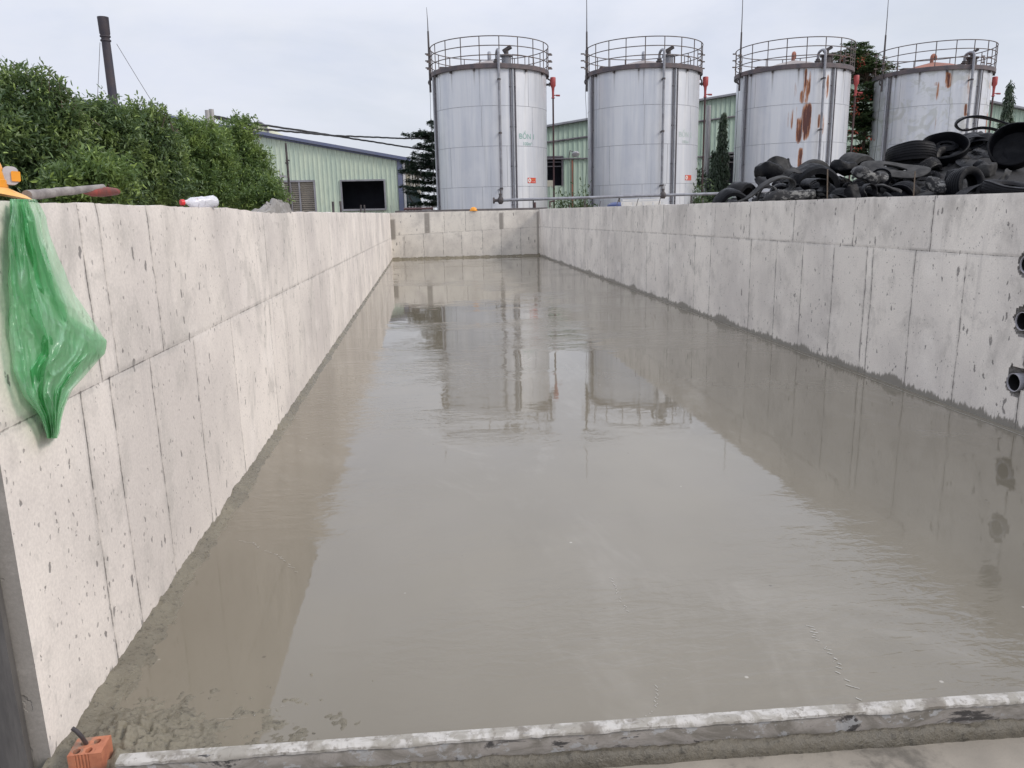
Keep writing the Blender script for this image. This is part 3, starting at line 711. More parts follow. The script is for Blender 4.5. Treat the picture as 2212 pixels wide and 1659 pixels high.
Lp = [(430, 22), (500, 20), (600, 18), (720, 22), (800, 30), (860, 55), (900, 85), (930, 96), (947, 101)]
Rp = [(430, 75), (470, 98), (560, 128), (640, 163), (690, 200), (735, 232), (765, 227), (800, 195), (840, 160), (880, 138), (910, 131), (935, 128), (947, 123)]
Rq = [(430, 60), (500, 84), (560, 104), (620, 128), (680, 150), (715, 205), (735, 228), (765, 224), (795, 188), (840, 152), (880, 137), (947, 122)]
def bag(Rt, base, amp, seed):
    mb = MB()
    def f(u, v):
        y = 430+517*v; a = interp(y, Lp); b = interp(y, Rt); x = a+(b-a)*u+5*nz(v*9, seed)*(1 if .02 < u < .98 else 1.3)
        env = math.sin(PI*min(1, max(0, u)))**.6
        body = .045*math.sin(PI*min(1, v*1.05))**.9
        cv = (u-.5)*(1.2+1.6*v)                              # pleats fan out from where it is gripped
        rg = lambda q, k=3: max(0., 1-abs(q)*2.1)**k
        fold = .015*math.sin(2*PI*(2.1*u+.4*math.sin(v*4+seed))+seed*2)*(1-.3*v)+.024*rg(nz(cv*3.4+seed, v*.9, 2.))+.020*rg(nz(u*2.6+v*2.4, v*2-u*1.5, seed))+.012*rg(nz(u*3-v*4, v*3.5+u*2, seed+3))
        d = base+env*(body*amp+fold)
        return onp(x, y, 0, LX+max(.006, d))
    mb.grid(90, 190, f); return mb
BG = root('plastic_bag', onp(60, 440, 0, LX+.02), 'torn translucent green plastic bag hanging down the pale wall under the hard hat', 'plastic bag')
part('outer_sheet', bag(Rp, .03, 1., 1.3), MT['bagpale'], BG, smooth=75)
part('inner_sheet', bag(Rq, .012, .75, 4.1), MT['bag'], BG, smooth=75)


p0 = onp(58, 422, 0, -1.35); p1 = onp(222, 405, 0, -1.35); p2 = onp(250, 407, 0, -1.35)
SK = root('cement_stick', p0, 'grey cement-coated stick with a faded red end, lying beside the left hard hat', 'stick')
mb = MB(); pts = [p0.lerp(p1, i/14)+Vector((.004*nz(i*.9), 0, .004*nz(i*.7, 3.))) for i in range(15)]
mb.tube(pts, [.0175*(1+.12*nz(i*.8, 6.))*(1-.25*i/14) for i in range(15)], 14); part('shaft', mb, MT['stick'], SK)
mb = MB(); d = (p2-p1).normalized()
mb.tube([p1-d*.20+Vector((0, 0, -.026)), p1-d*.12+Vector((0, 0, -.024)), p1-d*.03+Vector((0, 0, -.018)), p2+Vector((0, 0, -.014)), p2+d*.008+Vector((0, 0, -.015))], [.004, .014, .020, .018, .008], 14)
mb.xf(lambda p: p+Vector((.006*nz(p.x*30, p.y*30), 0, .006*nz(p.y*30, p.z*30)))); part('red_end', mb, MT['stickred'], SK)

b0_ = onp(390, 440, 0, -1.44); b1_ = onp(468, 440, 0, -1.27); b0_.z = 1.842; b1_.z = 1.846; bdn = (b1_-b0_).normalized()
q = Vector((0, 0, 1)).cross(bdn).normalized(); BTR = Matrix((bdn.cross(q)*-1, q, bdn)).transposed()
q_ = bdn.orthogonal()
BT = root('plastic_bottle', b0_, 'crumpled clear plastic drink bottle with a red cap lying on the left wall', 'bottle')
LB = (b1_-b0_).length/.455
prof = [(.013, .035), (.0135, .06), (.017, .085), (.029, .13), (.0345, .17), (.034, .23), (.0355, .27), (.033, .30), (.036, .36), (.036, .42), (.030, .455), (.0, .445)]
mb = MB(); mb.lathe([(r*.98, z*LB) for r, z in prof], 26)
mb.xf(lambda p: b0_+BTR @ Vector((p.x*(1+.22*nz(p.z*16, p.x*20, 2.)), p.y*(1-.15*abs(nz(p.z*13, p.y*20))), p.z))+Vector((0, 0, .008*nz(p.z*20, p.x*50))))
part('body', mb, MT['bottle'], BT, smooth=60)
mb = MB(); mb.lathe([(.0, .0), (.0165, .001), (.0175, .004), (.0175, .022), (.015, .024), (.0, .024)], 24); mb.xf(lambda p: b0_+BTR @ p); part('cap', mb, MT['cap'], BT)

def tarp(u, v):
    p = onp(548+74*u, 452, 0, -1.36); y = p[1]
    env = math.sin(PI*min(1, max(0, v)))**.5*(.30+.70*min(1, max(0, (u-.25)*3.2)))*min(1, u*12)*min(1, (1-u)*9)
    fl = abs(math.sin(v*7+u*4+1.6*nz(u*3, v*2, 4.)))**.6*.55+abs(math.sin(u*9-v*3+2*nz(u*4, v*3, 8.)))**.7*.35+.25
    z = 1.775+.12*env*fl+.008*fbm(u*22, v*12, 5.)*env
    return (-1.30-.13*v+.02*fbm(u*6, v*3, 9.), y, max(z, 1.775))
mb = MB(); mb.grid(90, 36, tarp)
thing('tarpaulin', mb, MT['tarp'], 'crumpled grey tarpaulin heaped on top of the left wall in front of the louver', 'tarpaulin', loc=(-1.36, 6.6, 1.78), smooth=60)

rebs = [(663, 437), (671, 440), (698, 440), (832, 452), (851, 452), (778, 452), (787, 452)]
F2 = lambda x: (500+x/3.456)/1.1573
for i, x in enumerate([568, 590, 688, 1150, 1216, 1386, 1422, 1650]):
    p = onp(F2(x), 448, 0, -1.37); h = [.21, .20, .22, .27, .28, .20, .20, .26][i]*interp(p[1], [(6, .6), (25, 2.0)])*.62; zt = 1.77
    mb = MB(); lean = .03*nz(i*3.3); P = [Vector((-1.37+lean*k/8, p[1], zt-.05+(h+.05)*k/8)) for k in range(9)]
    mb.tube(P, [.011 if i < 3 else (.018 if i < 7 else .007)]*9, 8)
    thing('rebar_stub', mb, MT['darksteel'], ['rusty bar stub standing behind the tarpaulin, left one of its pair', 'rusty bar stub standing behind the tarpaulin, right one of its pair', 'rusty bar stub standing in front of the grey louver', 'bar stub left of the dark window, farther from it', 'bar stub left of the dark window, nearer to it', 'short bar stub below the dark window, left one', 'short bar stub below the dark window, right one', 'thin wire stub right of the dark window'][i], 'rebar', 'bar stubs on the left wall', loc=(-1.37, p[1], zt-.05))

# ------------------------------------------------------------------ storage tanks
TR = 2.35; TB = GZ; TT = 7.19
def dirv(deg): a = math.radians(deg); return Vector((math.sin(a), -math.cos(a), 0))
def tp(deg, r, z): d = dirv(deg); return Vector((d.x*r, d.y*r, z))
CACHE = {}
def cpart(name, fn, mat, r, smooth=35., key=None):
    k = key or name+mat.name
    if k not in CACHE: CACHE[k] = fn().mesh(name, mat, smooth)
    return link(name, CACHE[k], r)
def f_roof(): return MB().lathe([(2.36, TT+.02), (1.6, TT+.24), (.8, TT+.50), (.12, TT+.66), (0, TT+.67)], 64)
def f_rim(): return MB().lathe([(2.36, TT-.02), (2.47, TT-.02), (2.47, TT+.14), (2.455, TT+.155), (2.33, TT+.155)], 96)
def f_gusset():
    return MB().box(tp(0, 2.40, TT-.06), (.05, .10, .09))
RZ = TT+.155
def f_post():
    mb = MB(); mb.tube([tp(0, 2.44, RZ-.02), tp(0, 2.44, RZ+.98)], .019, 8); return mb
def f_ring(z, r): return lambda: MB().tube([tp(a*3, 2.44, z) for a in range(120)], r, 8, closed=True)
def f_seams():
    mb = MB()
    zs = [TB, 2.72, 4.28, 5.80, TT]
    for z in zs[1:4]: mb.tube([tp(a*3, TR+.001, z) for a in range(120)], .0085, 6, closed=True)
    for i, offs in enumerate(([-15, 34, 83, -64, 130, 180, 230], [-50, 10, 60, 110, 160, 210, 270], [-14, 40, 95, -70, 150, 200, 240], [-15, 35, 84, -64, 130, 180, 230])):
        for a in offs: mb.tube([tp(a, TR+.001, zs[i]), tp(a, TR+.001, zs[i+1])], .007, 6)
    return mb
def f_down():
    mb = MB(); P = [tp(3, 2.53, z) for z in (2.22, 4., 6., 7.4)]
    for k in range(9):
        a = PI*k/8; P.append(tp(3, 2.25+.28*math.cos(a), 7.72+.14*math.sin(a)))
    P.append(tp(3, 1.97, 7.35)); return mb.tube(P, .052, 14)
def f_flange(): return MB().lathe([(0, 0), (.13, 0), (.13, .05), (.09, .06), (.09, .12), (0, .12)], 18, tp(3, 1.97, 7.45))
def f_clip(z):
    def f():
        mb = MB(); mb.box(tp(3, 2.46, z), (.07, .22, .05), Matrix.Rotation(math.radians(3), 3, 'Z')); mb.lathe([(.055, -.03), (.068, -.03), (.068, .03), (.055, .03)], 14, tp(3, 2.53, z), closed=True); return mb
    return f
def f_conduit(a, r):
    def f():
        mb = MB(); mb.tube([tp(a, TR+r+.015, TB), tp(a, TR+r+.015, TT-.03)], r, 10)
        for z in (2., 3.5, 5., 6.5): mb.box(tp(a, TR+.015, z), (.08, .03, .03), Matrix.Rotation(math.radians(a), 3, 'Z'))
        return mb
    return f
def f_vent():
    mb = MB(); P = [Vector((-.11, 0, TT+.60)), Vector((-.11, 0, TT+.86))]+[Vector((-.11*math.cos(PI*k/8), 0, TT+.86+.11*math.sin(PI*k/8))) for k in range(1, 9)]+[Vector((.11, 0, TT+.78))]
    return mb.xf(lambda p: p) if False else mb.tube(P, .075, 14)
def f_man(): return MB().lathe([(.19, 0), (.19, .38), (.26, .38), (.26, .44), (.0, .44)], 22, tp(15, 1.95, TT+.10))
def f_hood():
    mb = MB(); c = tp(15, 1.95, TT+.66); R = rotm('Z', -20) @ rotm('Y', -28); mb.box(c+Vector((.04, 0, .10)), (.36, .22, .11), R); mb.lathe([(.09, -.13), (.09, .08)], 14, c); return mb
def f_tabs():
    return MB().box((0, 0, 0), (.16, .04, .05))
def f_hook(sg):
    def f():
        P = [Vector((sg*2.44, 0, TT+.02))]+[Vector((sg*(2.44+.11*math.sin(PI*k/8)), -.1, TT-.08-.11*(1-math.cos(PI*k/8)))) for k in range(9)]
        return MB().tube(P, .032, 8)
    return f
def f_step():
    mb = MB(); mb.box(tp(-62, 2.1, TT+.22), (.5, .3, .05)); mb.box(tp(-62, 2.1, TT+.10), (.44, .25, .20)); return mb
def f_inner():
    mb = MB(); P = [tp(a, 2.0, RZ+.42) for a in range(22, 61, 6)]
    mb.tube([tp(22, 2.0, RZ-.1)]+P+[tp(60, 2.0, RZ-.1)], .018, 6); mb.tube([tp(40, 2., RZ-.1), tp(40, 2., RZ+.42)], .016, 6); return mb
def f_rod(top):
    def f():
        mb = MB(); mb.tube([tp(-85, 2.50, 6.6), tp(-85, 2.50, 8.2), tp(-85, 2.50, 8.95)], [.045, .042, .036], 8)
        mb.tube([tp(-85, 2.50, 8.9), tp(-85, 2.50, 9.0+(top-9)*.35), tp(-85, 2.52, top)], [.022, .016, .007], 6); return mb
    return f
def f_wire(seed):
    def f():
        mb = MB(); P = []
        for k in range(30):
            t_ = k/29; z = 7.05-4.9*t_; P.append(tp(-86-2*nz(t_*4, seed), 2.52+.05*nz(t_*5, seed+2), z))
        return mb.tube(P, .009, 5)
    return f
def text_mesh(body, size):
    cu = bpy.data.curves.new('t', 'FONT'); cu.body = body; cu.size = size; cu.align_x = 'CENTER'; cu.resolution_u = 3
    ob = bpy.data.objects.new('t', cu); COL.objects.link(ob)
    dg = bpy.context.evaluated_depsgraph_get(); me = bpy.data.meshes.new_from_object(ob.evaluated_get(dg))
    bpy.data.objects.remove(ob); mb = MB(); mb.add([v.co[:] for v in me.vertices], [tuple(p.vertices) for p in me.polygons]); bpy.data.meshes.remove(me); return mb
def wrap(mb, phi, r, z0): 
    return mb.xf(lambda p: tp(phi+math.degrees(p.x/r), r+p.z, z0+p.y))
def f_sign(phi, z0, kind):
    def f():
        mb = MB(); Rr = TR+.012
        if kind == 'plate':
            mb.grid(9, 2, lambda u, v: Vector((-.23+.46*u, -.105+.21*v, .0))); mb.grid(9, 2, lambda u, v: Vector((-.23+.46*u, .105-.21*v, -.008)))
        elif kind == 'ring':
            for (r0, r1) in ((.062, .085),): mb.lathe([(r0, .003), (r1, .003)], 28, (-.135, 0, 0))
            mb.disc((-.135, 0, .0025), .062, 24)
        elif kind == 'bar':
            mb.box((-.135, 0, .005), (.12, .016, .002), rotm('Z', -45)); 
            mb.add([(-.155, -.03, .005), (-.115, -.03, .005), (-.105, -.005, .005), (-.122, .012, .005), (-.13, .04, .005), (-.15, .018, .005), (-.163, -.008, .005)], [(0, 1, 2, 3, 4, 5, 6)])
        elif kind == 'top': q = text_mesh('CẤM LỬA', .062); mb.add([(x+.075, y+.012, .004) for x, y, z in q.v], q.f)
        else: q = text_mesh('NO FIRE', .048); mb.add([(x+.085, y-.068, .004) for x, y, z in q.v], q.f)
        return wrap(mb, phi, Rr, z0)
    return f
def shell_mesh(i, worn):
    nu, nv = 288, 110; mb = MB(); rust = []; drip = []
    # measured patches: (angle, z, half width deg, half height, strength)
    blobs = {2: [(-13, 6.7, 1.6, .5, .9), (-12, 6.25, 3.2, .50, .9), (-9, 6.6, 1.2, .5, .6), (-15.5, 6.05, 2.6, .28, .8), (-22, 6.35, 1.2, .35, .45), (-10.5, 5.1, 4.6, .78, 1.5), (-8, 5.25, 2.6, .6, 1.4), (-17, 4.75, 3.0, .55, 1.1), (-24, 5.2, 1.5, .45, .45), (-28, 5.2, 1., .4, .3), (-14, 3.6, 3., .5, .75), (10, 6.45, 2.2, .50, .8), (3, 5.1, 1.8, .3, .7), (8, 5.0, 1.2, .5, .5), (-20, 5.4, 1.2, .35, .4)],
             3: [(-18, 6.75, 4.5, .33, .75), (-20, 6.95, 2., .2, .6), (-27, 6.35, 1.3, .45, .7), (-29, 6.65, 2.4, .10, .5), (3, 6.55, .9, .5, .5), (5, 6.2, 1.0, .35, .4), (2.5, 5.55, 1.8, .28, .7), (4, 5.36, 2.4, .08, .5), (44, 5.0, 3.6, .55, .75), (40, 6.7, 2., .3, .5), (46, 6.5, 1.6, .35, .5), (-26, 5.0, .8, .35, .3)]}.get(i, [])
    dr = [(-45, .55), (-20, .4), (32, .6), (58, .5), (-70, .5), (-76, .9), (3, .35), (-15, .4)]
    for a in range(nu):
        ph = 360*a/nu; ph = ph-360 if ph > 180 else ph
        for j in range(nv+1):
            z = TB+(TT-TB)*j/nv; mb.v.append(tuple(tp(ph, TR, z))); rr = 0.; dd = 0.
            for (p, zc, wa, hz, st) in blobs:
                da = (ph-p)/wa; 
                if abs(da) > 3: continue
                dz = (z-zc)/hz; e = da*da+(dz*dz*dz*dz if abs(dz) > .6 else dz*dz*.36); w_ = max(0, 1.15-e)
                if w_: rr = max(rr, st*min(1, w_*1.05)*(.8+.45*fbm(ph*.5, z*.45, i*3.+p)))
            for (p, ln) in dr:
                da = (ph-p)/(2.2 if p != -76 else 2.4)
                if abs(da) < 1: dd = max(dd, (1-abs(da))*max(0, 1-(TT-z)/(1.3*ln+.6 if p != -76 else 7))*(.9 if worn or p == -76 else .75))
            dd = max(dd, .45*max(0, 1-(TT-z)/.28)*(.6+.8*nz(ph*.22, 3.)))
            rust.append(rr); drip.append(dd)
    n1 = nv+1
    for a in range(nu):
        b = (a+1) % nu
        for j in range(nv): mb.f.append((a*n1+j, b*n1+j, b*n1+j+1, a*n1+j+1))
    mb.mi = [0]*len(mb.f)
    me = mb.mesh('shell', MT['tank_worn' if i == 3 else 'tank'], 60); attrs(me, rust=rust, drip=drip); return me
TK_S = 1.18                                                  # tanks scaled about the camera eye, centres below included, from the drawn 4.7 m one
TC = [(3.54, 40.32), (11.28, 40.33), (19.18, 40.39), (27.20, 40.97)]
TL = ['leftmost silver storage tank with green tank lettering and a red fire sign, clean of rust', 'second silver storage tank from the left, with a red fire sign and nearly faded lettering', 'silver storage tank with long dark red rust streaks down its middle', 'rightmost silver storage tank with patchy repainting, orange rust spots and a red-brown roof']
for i, (x, y) in enumerate(TC):
    T = root('storage_tank', (x, y, -.315), TL[i], 'storage tank', 'storage tanks in a row'); T.scale = (TK_S,)*3
    sh = link('shell', shell_mesh(i, i > 1), T)
    cpart('weld_seam', f_seams, MT['seamline'], sh)
    rf = cpart('roof', f_roof, MT['roofrust'] if i == 3 else MT['roofgrey'], T)
    vt = cpart('roof_vent', f_vent, MT['roofrust'] if i > 1 else MT['pipe'], rf)
    vt.rotation_euler = (0, 0, [1.45, 1.35, .9, .35][i])
    rm = cpart('rim', f_rim, MT['rim'], T); 
    for a in (-70, -45, -20, 32, 58, 82, 110, 150, 190, 230): cpart('rim_bracket', f_gusset, MT['darksteel'], rm).rotation_euler = (0, 0, math.radians(a))
    rl_ = cpart('railing', f_ring(RZ+.98, .019), MT['rail'], T)
    cpart('mid_rail', f_ring(RZ+.64, .018), MT['rail'], rl_, key='mr'); cpart('low_rail', f_ring(RZ+.30, .018), MT['rail'], rl_, key='lr')
    for k in range(20):
        ang = 4+18*k
        if i > 1 and k in (15,): continue
        cpart('post', f_post, MT['rail'], rl_).rotation_euler = (0, 0, math.radians(ang))
    
    for sg in (-1, 1):
        for k in range(6): cpart('rail_tab', f_tabs, MT['rail'], rl_).location = (sg*(2.50+(.07 if k % 2 else .02)), -.25+.5*(k % 2), RZ+.15+.135*k)
    dp = cpart('down_pipe', f_down, MT['pipe'], T)
    for z in (2.64, 4.75, 6.74): cpart('pipe_clip', f_clip(z), MT['darksteel'], dp, key='clip%.2f' % z)
    cpart('flange', f_flange, MT['darksteel'], dp)
    cpart('conduit', f_conduit(14.5, .02), MT['darkpipe'], T, key='c15'); cpart('conduit', f_conduit(19.3, .026), MT['darkpipe'], T, key='c19'); cpart('conduit', f_conduit(17, .034), MT['palepipe'], T, key='c17')
    cpart('side_pipe', f_conduit(-76, .028), MT['darkpipe'], T, key='c76'); cpart('side_pipe', f_conduit(-79.5, .045), MT['palepipe'], T, key='c80')
    mn = cpart('manhole', f_man, MT['pipe'] if i < 2 else MT['darksteel'], T); cpart('vent_hood', f_hood, MT['darksteel'], mn)
    cpart('ring_pipe_end', f_hook(-1), MT['darksteel'], T, key='hkl'); cpart('ring_pipe_end', f_hook(1), MT['darksteel'], T, key='hkr')
    cpart('roof_box', f_step, MT['rail'], T); cpart('inner_rail', f_inner, MT['rail'], T)
    cpart('lightning_rod', f_rod(9.85 if i == 0 else 11.2), MT['darksteel'], T, key='rod%d' % (i == 0))
    cpart('loose_wire', f_wire(i*3.), MT['black'], T, key='wire%d' % i)
    if i < 2:
        tx = MT['green_text'] if i == 0 else MT['pale_text']
        for bd2, sz, z0 in (('BỒN %d' % (i+1), .29, 4.56), ('100m³', .19, 4.31)): link('tank_lettering', wrap(text_mesh(bd2, sz), 33, TR+.008, z0).mesh('tank_lettering', tx, 0), T)
        ph = 38 if i == 0 else 39; zz = 2.95
        sg = cpart('fire_sign', f_sign(ph, zz, 'plate'), MT['signred'], T, 0, 'sg%d' % i)
        for nm, kd, mt in (('sign_circle', 'ring', 'signwhite'), ('sign_flame', 'bar', 'signred'), ('sign_lettering', 'top', 'signyellow'), ('sign_lettering', 'low', 'signwhite')):
            cpart(nm, f_sign(ph, zz, kd), MT[mt], sg, 0, 'sg%d%s' % (i, kd))
# foam risers beside the tanks, offsets and heights scaled about the camera too
for i, (x, y) in enumerate(TC):
    p = Vector((x, y, 0))+dirv(80 if i < 2 else 74)*3.10
    FP = root('foam_riser', (p.x, p.y, GZ), ['red pipe riser with a red foam chamber right of the leftmost tank', 'red pipe riser with a red foam chamber beside the concrete pole', 'red pipe riser right of the rust-streaked tank, mostly hidden by the flame tree', 'red pipe riser at the right edge of the rightmost tank'][i], 'pipe riser', 'red risers beside the tanks')
    mb = MB(); mb.tube([p+Vector((0, 0, GZ)), p+Vector((0, 0, 7.178))], .045, 10); part('riser', mb, MT['redpipe'], FP)
    mb = MB(); mb.lathe([(0, 7.119), (0.088, 7.119), (0.088, 7.154), (0.057, 7.166), (0.059, 7.414), (0.077, 7.615), (0.136, 7.709), (0.139, 8.063), (0.118, 8.098), (0, 8.110)], 18, p); part('foam_chamber', mb, MT['redpaint'], FP)
    dv = dirv(80 if i < 2 else 74); mb = MB(); mb.tube([p+Vector((0, 0, 7.768)), p-dv*.36+Vector((0, 0, 7.768))], .055, 10); mb.tube([p-dv*.16+Vector((0, 0, 7.768)), p-dv*.20+Vector((0, 0, 7.768))], .10, 12); part('tank_inlet', mb, MT['darksteel'], FP)
    sd = Vector((.9, -.3, 0)).normalized(); mb = MB(); mb.tube([p+Vector((0, 0, 7.261)), p+sd*.16+Vector((0, 0, 7.261))], .025, 8); mb.tube([p+sd*.16+Vector((0, 0, 7.249)), p+sd*.34+Vector((0, 0, 7.237))], .045, 10); part('hose_nozzle', mb, MT['redpaint'], FP)

# long pipe along the tank fronts
PA = at(1071, 433, 31.42); PB = at(1555, 418, 31.42); PB = PA+(PB-PA)*1.25
OP = root('feed_pipe', (PA.x, PA.y, GZ), 'long grey horizontal pipe with two valves running past the fronts of the tanks', 'pipe')
mb = MB(); mb.tube([PA, PB], .058, 12); part('pipe', mb, MT['pipe'], OP)
pd = (PB-PA).normalized()
for k, px in enumerate((1081, 1432)):
    t_ = (at(px, 425, 31.42)-PA).dot(pd); c_ = PA+pd*t_
    mb = MB(); mb.lathe([(0, -.15), (.06, -.15), (.12, -.06), (.12, .06), (.06, .15), (0, .15)], 16, c_)
    if k == 0: mb.tube([c_-pd*.05, c_-pd*.26], .06, 12); mb.tube([c_-pd*.24, c_-pd*.30], .12, 14)
    mb.tube([c_+Vector((0, 0, .1)), c_+Vector((0, 0, .26))], [.07, .05], 10)
    vv = part('valve', mb, MT['darksteel'], OP)
    mb = MB(); hz_ = c_+Vector((0, 0, .40)); mb.tube([hz_+Vector((.10*math.cos(a*PI/8), .10*math.sin(a*PI/8), 0)) for a in range(16)], .013, 6, closed=True)
    mb.tube([hz_-Vector((0, 0, .22)), hz_+Vector((0, 0, .05))], .017, 6); mb.bar(hz_-Vector((.1, 0, 0)), hz_+Vector((.1, 0, 0)), .015); mb.bar(hz_-Vector((0, .1, 0)), hz_+Vector((0, .1, 0)), .015)
    mb.bar(hz_+Vector((-.06, 0, -.2)), hz_+Vector((-.06, 0, -.04)), .014); mb.bar(hz_+Vector((.06, 0, -.2)), hz_+Vector((.06, 0, -.04)), .014)
    link('handwheel', mb.mesh('handwheel', MT['darksteel'], 35, Vector(OP.location)), vv)
mb = MB()
for s in (1.5, 3.6, 5., 8.): 
    a = PA+pd*s; mb.bar(a, Vector((a.x, a.y, GZ)), .05, up=(0, 1, 0))
part('support_leg', mb, MT['darksteel'], OP)
mb = MB(); mb.tube([at(1155, 437, 31.42)+Vector((0, 0, -.0)), at(1155, 437, 31.42)+Vector((0, 0, -.3))], .05, 8); mb.tube([at(1188, 448, 31.3), at(1188, 436, 31.3), at(1196, 434, 31.3)], .035, 8); part('branch_pipe', mb, MT['redpipe'], OP)
# dark ledge of the tank bund, red pipe, weeds
mb = MB(); mb.box((1.9, 31.2, 1.53), (6.0, .16, .66)); mb.v = [(x, y, z+(.02*nz(x*2) if z > 1.5 else 0)) for x, y, z in mb.v]
thing('bund_kerb', mb, MT['bund'], 'dark stained concrete kerb just behind the far end wall at the tank foot', 'kerb', loc=(1.9, 31.2, 1.2))
a = at(872, 450, 31.2); b = at(934, 448, 31.2); a.z = b.z = 1.915; mb = MB(); mb.tube([a, b], .05, 12); mb.tube([b-Vector((.04, 0, 0)), b+Vector((.03, 0, 0))], .065, 12)
thing('fallen_pipe', mb, MT['redpipe'], 'short dark red pipe lying on the kerb left of the leftmost tank', 'pipe', loc=tuple(a))
a = at(1173, 452, 31.9); b = at(1268, 446, 31.9); a.z = b.z = 1.62; mb = MB(); mb.tube([a+Vector((-.5, 0, 0)), b], .04, 8)
for k in range(6): q = a.lerp(b, k/5.); mb.tube([Vector((q.x, q.y, GZ)), Vector((q.x, q.y, 1.95 if k % 2 else 1.66))], .018, 6)
thing('low_rail', mb, MT['redpipe'], 'low dark red pipe rail with short uprights between the first two tanks', 'rail', loc=tuple(a))

# second helmet, on the far wall
hc2 = Vector((at(1023, 459, 30.9).x, 30.9, 1.785)); H2 = root('hard_hat', hc2, 'small orange hard hat resting on the far end wall below the leftmost tank', 'hard hat')
mb = MB(); mb.grid(33, 12, lambda u, v: hc2+Vector((.14*math.cos(v*PI/2)**.8*math.cos(2*PI*u), .12*math.cos(v*PI/2)**.8*math.sin(2*PI*u), .15*math.sin(v*PI/2)))); part('shell', mb, MT['rubber_helmet'], H2)
mb = MB(); mb.lathe([(.135, .0), (.165, .0), (.165, .012), (.135, .014)], 32, hc2); part('brim', mb, MT['rubber_helmet'], H2)

# ------------------------------------------------------------------ buildings
def corrugated(x0, x1, top, z0, opens, P, pitch=.26, dep=.035):
    """ribbed sheet between x0 and x1; opens are (xa, xb, za, zb)"""
    mb = MB(); xs_ = []; x = x0
    while x < x1: xs_ += [(x, 0), (x+pitch*.55, 0), (x+pitch*.68, dep), (x+pitch*.88, dep)]; x += pitch
    xs_ = [q for q in xs_ if q[0] < x1]+[(x1, 0)]
    for xa, xb, _, _ in opens: xs_ += [(xa, 0.), (xb, 0.)]
    xs_.sort()
    for (a, da), (b, db) in zip(xs_, xs_[1:]):
        if b-a < 1e-5: continue
        segs = [(z0, None)]; m_ = (a+b)/2; cut = sorted((za, zb) for xa, xb, za, zb in opens if xa < m_ < xb)
        lo = z0; sp = []
        for za, zb in cut: sp.append((lo, za, False)); lo = zb
        sp.append((lo, None, True))
        for l, h, t_ in sp:
            ha, hb = (top(a), top(b)) if t_ else (h, h)
            if min(ha, hb)-l < 1e-4: continue
            mb.add([P(a, l, da), P(b, l, db), P(b, hb, db), P(a, ha, da)], [(0, 1, 2, 3)])
    return mb

# left factory
FY = 55.; c0 = at(868, 345, FY); fx1 = c0.x; rot = math.radians(-1.9)
zt_ = lambda x: 5.30+.187*(fx1-x) if x > -21 else 5.30+.187*(fx1+21)-.187*(-21-x)
Q = lambda x, z, d: Vector((x, FY-d, z))
wo = at(738, 392, FY); wp = at(832, 450, FY); lo_ = at(590, 394, FY); lpq = at(683, 470, FY)
ops = [(wo.x, wp.x, wp.z, wo.z), (lo_.x, lpq.x, max(lpq.z, 1.3), lo_.z)]
FB = root('factory_building', (fx1, FY, GZ), 'pale green corrugated factory shed with a louver and a dark window left of the tanks', 'factory', 'green sheds')
sh = part('front_wall', corrugated(-38, fx1-.35, zt_, GZ, ops, Q, .30, .04), MT['greensheet'], FB, smooth=0)
mb = MB(); mb.box((fx1-.17, FY-.02, (GZ+5.2)/2), (.32, .12, 5.2-GZ)); part('corner_trim', mb, MT['bluetrim'], FB)
mb = MB(); mb.box((fx1+.10, FY+.1, (GZ+5.1)/2), (.16, .16, 5.1-GZ)); part('down_pipe', mb, MT['whitepaint'], FB)
mb = MB()
ca, sa = math.cos(rot), -math.sin(rot)
SQ = lambda s, z, d: Vector((fx1+.05+math.sin(-rot)*s+d, FY+s, z))
part('side_wall', corrugated(.3, 31, lambda s: 5.2, GZ, [(1.2, 4.5, GZ, 3.4), (8, 11, GZ, 3.0)], SQ, .5, .04), MT['beigesheet'], FB, smooth=0)
for s in (4.8, 9.5, 14.5, 20.): 
    p = SQ(s, GZ, .25); mb = MB(); mb.tube([p, SQ(s, 5.0, .25)], .085, 10); part('side_post', mb, MT['whitepaint'], FB)
mb = MB(); mb.bar(SQ(.5, 4.1, .3), SQ(20, 4.1, .3), .05); mb.bar(SQ(.2, 1.9, .3), SQ(6, 1.9, .3), .06); mb.bar(SQ(.2, 2.9, .3), SQ(2.0, 1.7, .9), .05); part('side_bracing', mb, MT['darksteel'], FB)
mb = MB()                                                   # the roof: two slopes with a blue verge
for xa, xb in ((fx1+.55, -21.), (-21., -38.5)):
    za = zt_(min(xa, fx1))-.187*max(0, xa-fx1); zb = zt_(xb) if xb > -38 else zt_(-38)-.09
    e = math.sin(-rot)*31
    P8 = [(xa, FY-.28, za+.05), (xb, FY-.28, zb+.05), (xb+e, FY+31, zb+.05), (xa+e, FY+31, za+.05)]
    mb.add(P8+[(x, y, z+.10) for x, y, z in P8], [(0, 1, 2, 3), (7, 6, 5, 4), (0, 4, 5, 1), (1, 5, 6, 2), (2, 6, 7, 3), (3, 7, 4, 0)])
ro = part('roof', mb, MT['roofsheet'], FB, smooth=0)
mb = MB()
